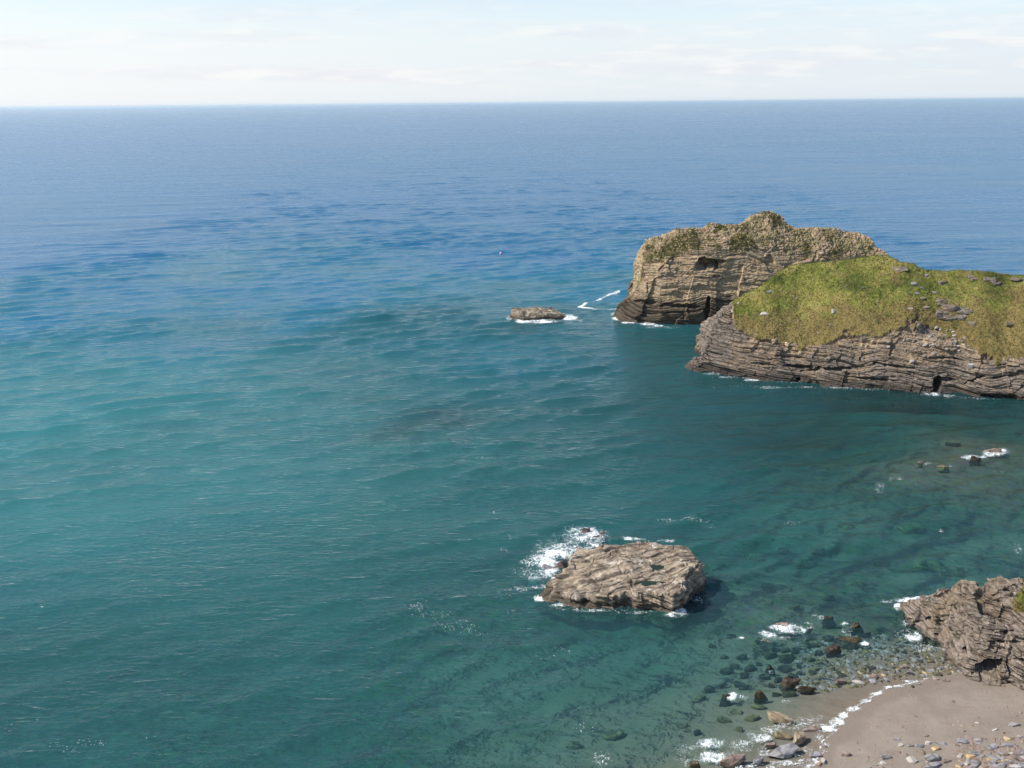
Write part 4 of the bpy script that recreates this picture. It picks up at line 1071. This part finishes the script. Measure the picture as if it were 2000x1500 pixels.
# on the sand
S = [(1752, 1445, 15, 6, .22, 'grey_stone', 'thin grey stone alone at the upper left of the strewn stones'), (1760, 1455, 14, 8, .28, 'pale_stone', 'pale oblong stone pointing down right below the thin grey one'),
     (1778, 1457, 13, 5, .22, 'grey_stone', 'small dark grey sliver left of a rounded grey stone'), (1798, 1458, 19, 8, .36, 'grey_stone', 'rounded grey stone in the middle of the strewn row'),
     (1813, 1452, 13, 9, .34, 'pale_stone', 'pale upright stone just right of the rounded grey stone'), (1810, 1438, 11, 5, .22, 'brown_stone', 'small brown stone farthest up the sand in the row'),
     (1829, 1463, 16, 9, .34, 'ochre_stone', 'bright ochre block on the sand, the largest yellow stone'), (1840, 1453, 22, 7, .30, 'grey_stone', 'long flat grey stone above right of the ochre block'),
     (1882, 1451, 22, 10, .5, 'grey_stone', 'large rounded bluish grey stone on open sand'), (1894, 1442, 17, 7, .36, 'brown_stone', 'brown stone behind the large rounded bluish stone'),
     (1910, 1446, 15, 6, .3, 'grey_stone', 'grey stone right of the large rounded bluish stone'), (1909, 1453, 12, 4, .2, 'grey_stone', 'thin dark stone under the grey stone right of the bluish one'),
     (1909, 1413, 9, 4, .2, 'pale_stone', 'small pale stone alone high on the sand'), (1979, 1418, 24, 9, .45, 'grey_stone', 'striped grey stone highest at the right edge of the sand'),
     (1966, 1445, 13, 8, .36, 'ochre_stone', 'yellowish stone near the right edge behind grey stones'), (1936, 1462, 24, 11, .6, 'grey_stone', 'big grey block at the upper end of the stony patch'),
     (1967, 1458, 22, 8, .42, 'grey_stone', 'dark grey stone right of the big grey block'), (1908, 1474, 26, 9, .42, 'grey_stone', 'wide layered grey stone at the left of the stony patch'),
     (1730, 1481, 27, 9, .42, 'grey_stone', 'dark oval grey stone lying apart on the left of the sand'), (1653, 1475, 18, 10, .5, 'brown_stone', 'lone brown stone on the sand nearest the swash'),
     (1725, 1493, 17, 8, .36, 'pale_stone', 'pale stone just below the dark oval one'), (1783, 1488, 22, 12, .40, 'pale_stone', 'pale leaning slab left of the large grey heap'),
     (1824, 1484, 34, 14, .8, 'grey_stone', 'largest grey boulder on the sand at the bottom edge'), (1826, 1497, 38, 10, .6, 'grey_stone', 'long grey slab along the bottom edge below the largest boulder'),
     (1850, 1488, 18, 8, .42, 'brown_stone', 'brown stone right of the largest grey boulder'), (1847, 1487, 8, 5, .25, 'brown_stone', 'small brown chip beside the largest grey boulder'),
     (1829, 1327, 13, 5, .22, 'brown_stone', 'left of two small stones at the top of the sand'), (1847, 1330, 15, 5, .24, 'brown_stone', 'right of two small stones at the top of the sand'), (1793, 1337, 10, 4, .2, 'grey_stone', 'grey stones at the swash line left of the two small ones'),
     (1782, 1342, 6, 5, .25, 'dark_boulder', 'tiny dark stone on the sand just inside the swash line'), (1933, 1329, 6, 8, .2, 'grey_stone', 'slender grey stone before the low cave in the spur'),
     (1884, 1429, 5, 3, .14, 'dark_boulder', 'tiny dark stone left of the pale one high on the sand'), (1961, 1433, 6, 4, .2, 'dark_boulder', 'tiny black stone near the yellowish stone'), (1943, 1426, 14, 4, .16, 'pale_stone', 'thin pale stone half buried in sand at the right'),
     (1993, 1440, 14, 6, .25, 'pale_stone', 'pale flat stone cut by the right edge'), (1878, 1418, 5, 3, .12, 'ochre_stone', 'tiny yellow stone on open sand'), (1862, 1417, 4, 3, .12, 'ochre_stone', 'tiny pale yellow stone left of another on open sand'),
     (1612, 1458, 10, 6, .25, 'brown_stone', 'small brown stone in the edge of the wash left of the sand'), (1600, 1494, 14, 9, .35, 'brown_stone', 'brown rock at the bottom edge left of the sand'), (1608, 1489, 10, 12, .45, 'pale_stone', 'narrow pale rock standing at the bottom edge left of the sand')]
for (x, y, w_, h_, hz, mt, lb) in S:
    stone(x, y, w_, h_, hz, mt, lb, name='beach_stone', sink=.38, lod=2)
r = np.random.default_rng(12)
mats = ['grey_stone'] * 6 + ['pale_stone'] * 2 + ['ochre_stone'] + ['brown_stone'] * 3
k = 0
while k < 120:
    x = r.uniform(1870, 2010); y = r.uniform(1458, 1512)
    if y < 1462 + (2000 - x) * .10 + r.uniform(-4, 8): continue
    s = r.uniform(4, 15) if r.random() < .8 else r.uniform(14, 24)
    c = {'grey_stone': 'grey', 'pale_stone': 'pale', 'ochre_stone': 'yellow', 'brown_stone': 'brown'}[mats[k % 12]]
    stone(x, y, s, s * .5, s * .019, mats[k % 12], one(f'{size_word(s, 8, 14)}{c} stone {whereabouts(x, y)}'), f'{c} stones of the stony patch', name='beach_stone', sink=.36, lod=1 if s < 9 else 2, seed=9000 + k, rot=r.uniform(-40, 40))
    k += 1
for k in range(26):
    x = r.uniform(1690, 1880); y = r.uniform(1484, 1510); s = r.uniform(3, 9)
    stone(x, y, s, s * .5, s * .02, mats[k % 12], 'small stone strewn along the bottom edge of the sand', 'small stones along the bottom of the sand', name='beach_stone', sink=.36, lod=1, seed=9500 + k)

# loose pebbles nobody could count: under the water's edge and sprinkled over the sand
def pebbles(name, pts, sizes, mat, label, seed):
    r = np.random.default_rng(seed); v0, f0 = ICO[1]
    vs = []; fs = []; zz = bed(pts[:, 0], pts[:, 1])
    for i, (p, s) in enumerate(zip(pts, sizes)):
        v = v0 * (1 + .18 * r.normal(0, 1, v0.shape)) * s * np.array([1, r.uniform(.5, .9), r.uniform(.3, .5)])
        a = r.uniform(0, 3.14); ca, sa = math.cos(a), math.sin(a)
        v = np.stack([v[:, 0] * ca - v[:, 1] * sa, v[:, 0] * sa + v[:, 1] * ca, v[:, 2]], -1)
        vs.append(v + np.array([p[0], p[1], zz[i] + s * .1])); fs.append(f0 + i * len(v0))
    return tag(obj(name, np.vstack(vs), np.vstack(fs), M[mat], smooth=False), label, 'pebbles', kind='stuff')
for k, (mt, n, lb) in enumerate([('grey_stone', 700, 'grey pebbles under the clear water at the beach edge'), ('olive', 500, 'olive pebbles under the clear water at the beach edge'), ('ochre_stone', 45, 'yellow pebbles under the clear water at the beach edge'), ('weedy', 450, 'dark pebbles under the clear water at the beach edge')]):
    r = np.random.default_rng(500 + k); x = r.uniform(1560, 1875, n * 3); y = r.uniform(1225, 1345, n * 3)
    ok = (y < 1318 + (1848 - x) * .12) & (y > 1215 + np.abs(x - 1740) * .12) & (y > 1150 + (x - 1760) * .9)
    p = W(x[ok], y[ok])[:n, :2]
    pebbles('pebbles', p, r.gamma(2.2, .05, len(p)) + .05, mt, lb, 510 + k)
r = np.random.default_rng(530); x = np.concatenate([r.uniform(1640, 2010, 160), r.uniform(1860, 2010, 500)]); y = np.concatenate([r.uniform(1330, 1510, 160), r.uniform(1455, 1510, 500)])
ok = y > 1318 + np.maximum(0, 1770 - x) * 1.0
pebbles('pebbles', W(x[ok], y[ok])[:, :2], r.gamma(2, .028, ok.sum()) + .02, 'brown_stone', 'tiny gravel scattered over the sand', 531)

# rocks lying on the grassy slope: found where the pixel's line of sight meets the slope
Hn = None
def on_slope(px_, py_, pts, pxy):
    i = np.argmin((pxy[0] - px_) ** 2 + (pxy[1] - py_) ** 2 + (pts[..., 1] - pts[..., 1].min()) * .0)
    return pts.reshape(-1, 3)[i]
np_pts = turf.data
tv = np.empty(len(turf.data.vertices) * 3, np.float32); turf.data.vertices.foreach_get('co', tv); tv = tv.reshape(-1, 3) + np.array(nearh.location)
cl = [o for o in bpy.data.objects if o.parent == nearh and o.name.startswith('cliff')][0]
cvv = np.empty(len(cl.data.vertices) * 3, np.float32); cl.data.vertices.foreach_get('co', cvv); cvv = cvv.reshape(-1, 3) + np.array(nearh.location)
allv = np.vstack([tv, cvv]); apx, apy = proj(allv)
def slope_rock(x, y, w_, h_, mat, label, group=None, name='boulder', rot=None, flat=1.0):
    m = np.hypot(apx - x, apy - y); near_i = np.argsort(m)[:40]; c = allv[near_i[np.argmin(allv[near_i, 1])]]
    m_px = np.linalg.norm(c - CAM) / F
    L = w_ * m_px; hz = max(.25, h_ * m_px * .85)
    sd = int(x * 3 + y * 5)
    v, f = stone_verts(2, (L, L * .7, hz * 1.35), sd, 8, .68, .16)
    r = np.random.default_rng(sd); rz = R(rot if rot is not None else r.uniform(-30, 30))
    M3 = np.array(Matrix.Rotation(rz, 3, 'Z') @ Matrix.Rotation(R(r.uniform(5, 25)), 3, 'X')); v = v @ M3.T
    v[:, 2] -= hz * .36
    o = bpy.data.objects.new(name, mesh_np(name, v, f, M[mat], True))
    try: o.data.set_sharp_from_angle(angle=R(32))
    except Exception: pass
    o.location = c; link(o); tag(o, label, 'boulder', group)
SL = [(1489, 608, 18, 7, 'pale_stone', 'pale flat slab on the turf near the headland nose'), (1628, 603, 16, 9, 'pale_stone', 'pale block alone in the middle of the turf slope'), (1503, 566, 13, 9, 'grey_stone', 'grey rock at the upper left rim of the turf'),
      (1758, 521, 34, 13, 'outcrop', 'rough grey outcrop just under the crest of the turf'), (1785, 549, 14, 9, 'grey_stone', 'grey rock below the rough crest outcrop'), (1838, 546, 22, 8, 'outcrop', 'pale slab on the turf right of the crest outcrop'),
      (1800, 557, 12, 7, 'grey_stone', 'small grey rock right of the one below the outcrop'), (1809, 534, 12, 8, 'grey_stone', 'grey rock at the saddle of the crest'), (1793, 568, 12, 4, 'grey_stone', 'thin grey rock above the brown wedge'), (1825, 567, 13, 4, 'grey_stone', 'thin flat rock in the middle of the saddle'),
      (1801, 578, 12, 8, 'brown_stone', 'brown wedge of rock above the scree'), (1808, 595, 14, 9, 'brown_stone', 'brown rock at the head of the scree'), (1775, 598, 10, 6, 'pale_stone', 'pale stone at the left head of the scree'), (1836, 583, 36, 10, 'outcrop', 'uppermost ledge of the stacked outcrop'),
      (1848, 592, 42, 13, 'outcrop', 'middle ledge of the stacked outcrop'), (1838, 604, 38, 11, 'outcrop', 'pale lower ledge of the stacked outcrop'), (1851, 615, 40, 12, 'outcrop', 'lowest ledge of the stacked outcrop'), (1880, 602, 30, 11, 'outcrop', 'rounded rock right of the stacked outcrop'),
      (1873, 613, 28, 11, 'outcrop', 'lower rounded rock right of the stacked outcrop'), (1900, 625, 20, 6, 'outcrop', 'low rock at the right below the rounded rocks'), (1796, 632, 16, 24, 'outcrop', 'upright pinkish rock rib in the scree'), (1972, 627, 22, 7, 'outcrop', 'low ledge in the turf near the right edge'),
      (1536, 666, 10, 7, 'ochre_stone', 'ochre block at the lower turf edge, left one'), (1560, 686, 9, 8, 'ochre_stone', 'ochre block below the turf edge'), (1512, 665, 11, 9, 'tan_boulder', 'tan block at the lower turf edge near the nose'), (1430, 604, 9, 8, 'ochre_stone', 'ochre stone on the nose of the headland'), (1442, 589, 7, 6, 'pale_stone', 'pale stone on the skyline of the nose'),
      (1682, 668, 12, 9, 'ochre_stone', 'ochre block in the bare earth left of the scree'), (1701, 668, 10, 9, 'tan_boulder', 'tan block beside the ochre one left of the scree'), (1778, 705, 10, 8, 'pale_stone', 'pale block below the scree'), (1895, 709, 12, 10, 'pale_stone', 'square pale block on the cliff at right'), (1862, 651, 8, 5, 'pale_stone', 'small pale stone right of the scree'),
      (1900, 537, 30, 7, 'outcrop', 'layered outcrop on the crest toward the right edge'), (1930, 541, 26, 9, 'outcrop', 'orange stained outcrop on the right crest'), (1945, 549, 22, 12, 'outcrop', 'sloping grey outcrop below the right crest'), (1985, 541, 30, 5, 'outcrop', 'thin pale outcrop on the crest at the right edge')]
for (x, y, w_, h_, mt, lb) in SL: slope_rock(x, y, w_, h_, mt, lb)
r = np.random.default_rng(77)
for k in range(70):
    q = [(1800, 650, 34, 22), (1775, 668, 40, 14), (1850, 680, 40, 14), (1830, 640, 30, 26), (1870, 660, 25, 16)][k % 5]
    x, y = q[0] + r.normal(0, .6) * q[2], q[1] + r.normal(0, .6) * q[3]
    slope_rock(x, y, r.uniform(3, 7), r.uniform(2.5, 5), ['pale_stone', 'grey_stone', 'pale_stone', 'brown_stone'][k % 4], 'small loose stone in the scree chute of the grassy headland', 'loose stones of the scree', name='scree_stone')
for k in range(26):
    x, y = r.uniform(1450, 1740), r.uniform(535, 650)
    if y < 590 - (x - 1440) * .7: continue
    slope_rock(x, y, r.uniform(3, 6), r.uniform(2, 4), ['pale_stone', 'brown_stone'][k % 2], 'small stone peeping out of the turf slope', 'small stones in the turf', name='turf_stone')

# ------------------------------------------------------------------ foam: a lace of real flecks lying on the water
def foam(key, cell, label, lace, zoff=.045, zig=False):
    pts = np.array([(c[0] + sx_ * c[2] * 1.25, c[1] + sy * c[3] * 1.25) for c in FOAM[key] for sx_ in (-1, 1) for sy in (-1, 1)])
    if key == 'tip': pts = np.vstack([pts, ZIG + 8, ZIG - 8])
    vs = []; 
    wp = W(pts[:, 0], pts[:, 1])[:, :2]; lo, hi = wp.min(0) - .3, wp.max(0) + .3
    nx = int((hi[0] - lo[0]) / cell) + 1; ny = int((hi[1] - lo[1]) / cell) + 1
    IX, IY = np.meshgrid(np.arange(nx), np.arange(ny), indexing='ij')
    cx = lo[0] + (IX + .5) * cell; cy = lo[1] + (IY + .5) * cell
    a_, b_ = proj(np.stack([cx, cy, cx * 0], -1)); m = foam_mask(a_, b_, key)
    ok = m > .06
    ix, iy, m = IX[ok], IY[ok], m[ok]; x, y = cx[ok], cy[ok]
    q = np.stack([x, y, x * 0], -1)
    wq = q + .35 * lace * np.stack([fbm(q / lace * .8, 3, seed=61), fbm(q / lace * .8 + 40, 3, seed=62), x * 0], -1) * 2
    f1, f2, _ = worley(wq / lace, 60); e1 = f2 - f1
    f1, f2, _ = worley(wq / lace * 2.6 + 9, 66); e2 = f2 - f1
    val = np.minimum(e1 * 1.05, e2 * 1.25 + .10) + .42 * (.5 - .5 * fbm(q / lace * .45, 4, .6, seed=64)) - .08 + .10 * np.random.default_rng(5).normal(0, 1, len(x))
    zs, dd = surf_z(x, y)
    rnd = np.random.default_rng(15).random(len(x))
    keep = val < np.where(m > .75, .40 + (m - .75) * 1.1, m * .53)
    keep &= rnd < (.30 if key == 'streak' else 1) * np.clip(.45 + m * 1.1, 0, 1)
    keep &= (bed(x, y) < .05)
    ix, iy = ix[keep], iy[keep]
    k = np.concatenate([ix * (ny + 2) + iy, (ix + 1) * (ny + 2) + iy, (ix + 1) * (ny + 2) + iy + 1, ix * (ny + 2) + iy + 1])
    u, inv = np.unique(k, return_inverse=True); n = len(ix)
    F_ = np.stack([inv[:n], inv[n:2 * n], inv[2 * n:3 * n], inv[3 * n:]], -1)
    vx = lo[0] + (u // (ny + 2)) * cell; vy = lo[1] + (u % (ny + 2)) * cell
    jx = np.random.default_rng(6).normal(0, cell * .22, (2, len(vx))); vx = vx + jx[0]; vy = vy + jx[1]
    vz, dd = surf_z(vx, vy); bz = bed(vx, vy)
    vz = np.maximum(vz, bz) + zoff + .03 * vn(np.stack([vx, vy, vx * 0], -1) * 6, 3)
    c = np.array([vx.mean(), vy.mean(), 0]); pa, pb = proj(np.stack([vx, vy, vx * 0], -1))
    return tag(obj('foam', np.stack([vx, vy, vz], -1), F_, M['foam'], base=c, attrs={'thick': foam_mask(pa, pb, key)}), label, 'foam', kind='stuff')
foam('rock', .06, 'white lacy surf round the large flat rock', .55)
foam('streak', .055, 'thin scattered flecks of foam on the open water', .5)
foam('islet', .10, 'white surf along the foot of the small low rock', .8)
foam('tip', .10, 'white surf and zigzag foam line at the outer headland tip', .9)
foam('near', .09, 'thin white surf along the foot of the grassy headland', .8)
foam('right', .07, 'white surf over the rocks in the inner bay', .6)
foam('spur', .055, 'white surf breaking at the tip of the spur', .5)
foam('shoal', .055, 'white water over the shoal rocks before the beach', .45)
foam('beach', .05, 'lacy white swash along the sand and bottom boulders', .5)

# ------------------------------------------------------------------ buoy and gull
c = W(978., 496.)
b = empty('buoy', (c[0], c[1], 0)); tag(b, 'tiny pink fishing buoy far out on the blue water', 'buoy')
v, f = ICO[2]; obj('float', v * np.array([.42, .42, .48]) + np.array([0, 0, .25]), f, M['buoy'], b)
th = np.linspace(0, 2 * np.pi, 10, endpoint=False)
ring = lambda rr, z: np.stack([rr * np.cos(th), rr * np.sin(th), th * 0 + z], -1)
V = np.vstack([ring(.10, .6), ring(.08, .95), [[0, 0, .97]]])
obj('neck', V, [[i, (i + 1) % 10, 10 + (i + 1) % 10, 10 + i] for i in range(10)] , M['rope'], b)
c = W(1261., 468., 9.0)
gull = empty('gull', c); tag(gull, 'white gull gliding just left of the outer headland', 'gull')
v, f = ICO[2]; v = v * np.array([.34, .10, .10]); v[:, 1:] *= (1 - .5 * np.clip(-v[:, :1] / .34, 0, 1)); obj('body', v, f, M['gull_white'], gull)
for s in (-1, 1):
    V = np.array([[.12, s * .06, .04], [.05, s * .38, .14], [-.18, s * .75, .08], [-.14, s * .40, .11], [-.08, s * .06, .02]]); V2 = V - [0, 0, .02]
    obj('wing', np.vstack([V, V2]), [[0, 1, 3], [0, 3, 4], [1, 2, 3], [5, 8, 6], [5, 9, 8], [6, 8, 7], [0, 6, 1], [0, 5, 6], [1, 7, 2], [1, 6, 7], [2, 8, 3], [2, 7, 8], [3, 9, 4], [3, 8, 9]], M['gull_grey'], gull, smooth=False)

# ------------------------------------------------------------------ sea air
hz_m, t = new_mat('sea_haze')
pv = t.n('ShaderNodeVolumePrincipled'); pv.inputs['Color'].default_value = (.90, .98, .97, 1); pv.inputs['Density'].default_value = 4.2e-5
pv.inputs['Anisotropy'].default_value = .55
o = t.n('ShaderNodeOutputMaterial'); t.l(pv.outputs[0], o.inputs['Volume'])
x0, x1, y0, y1, z0, z1 = -46000, 46000, -4000, 46000, -45, 62
V = [(x, y, z) for x in (x0, x1) for y in (y0, y1) for z in (z0, z1)]
hz = obj('haze', V, [[0, 1, 3, 2], [4, 6, 7, 5], [0, 4, 5, 1], [2, 3, 7, 6], [0, 2, 6, 4], [1, 5, 7, 3]], hz_m, smooth=False)
tag(hz, 'thin pale sea haze over the whole bay', kind='stuff')
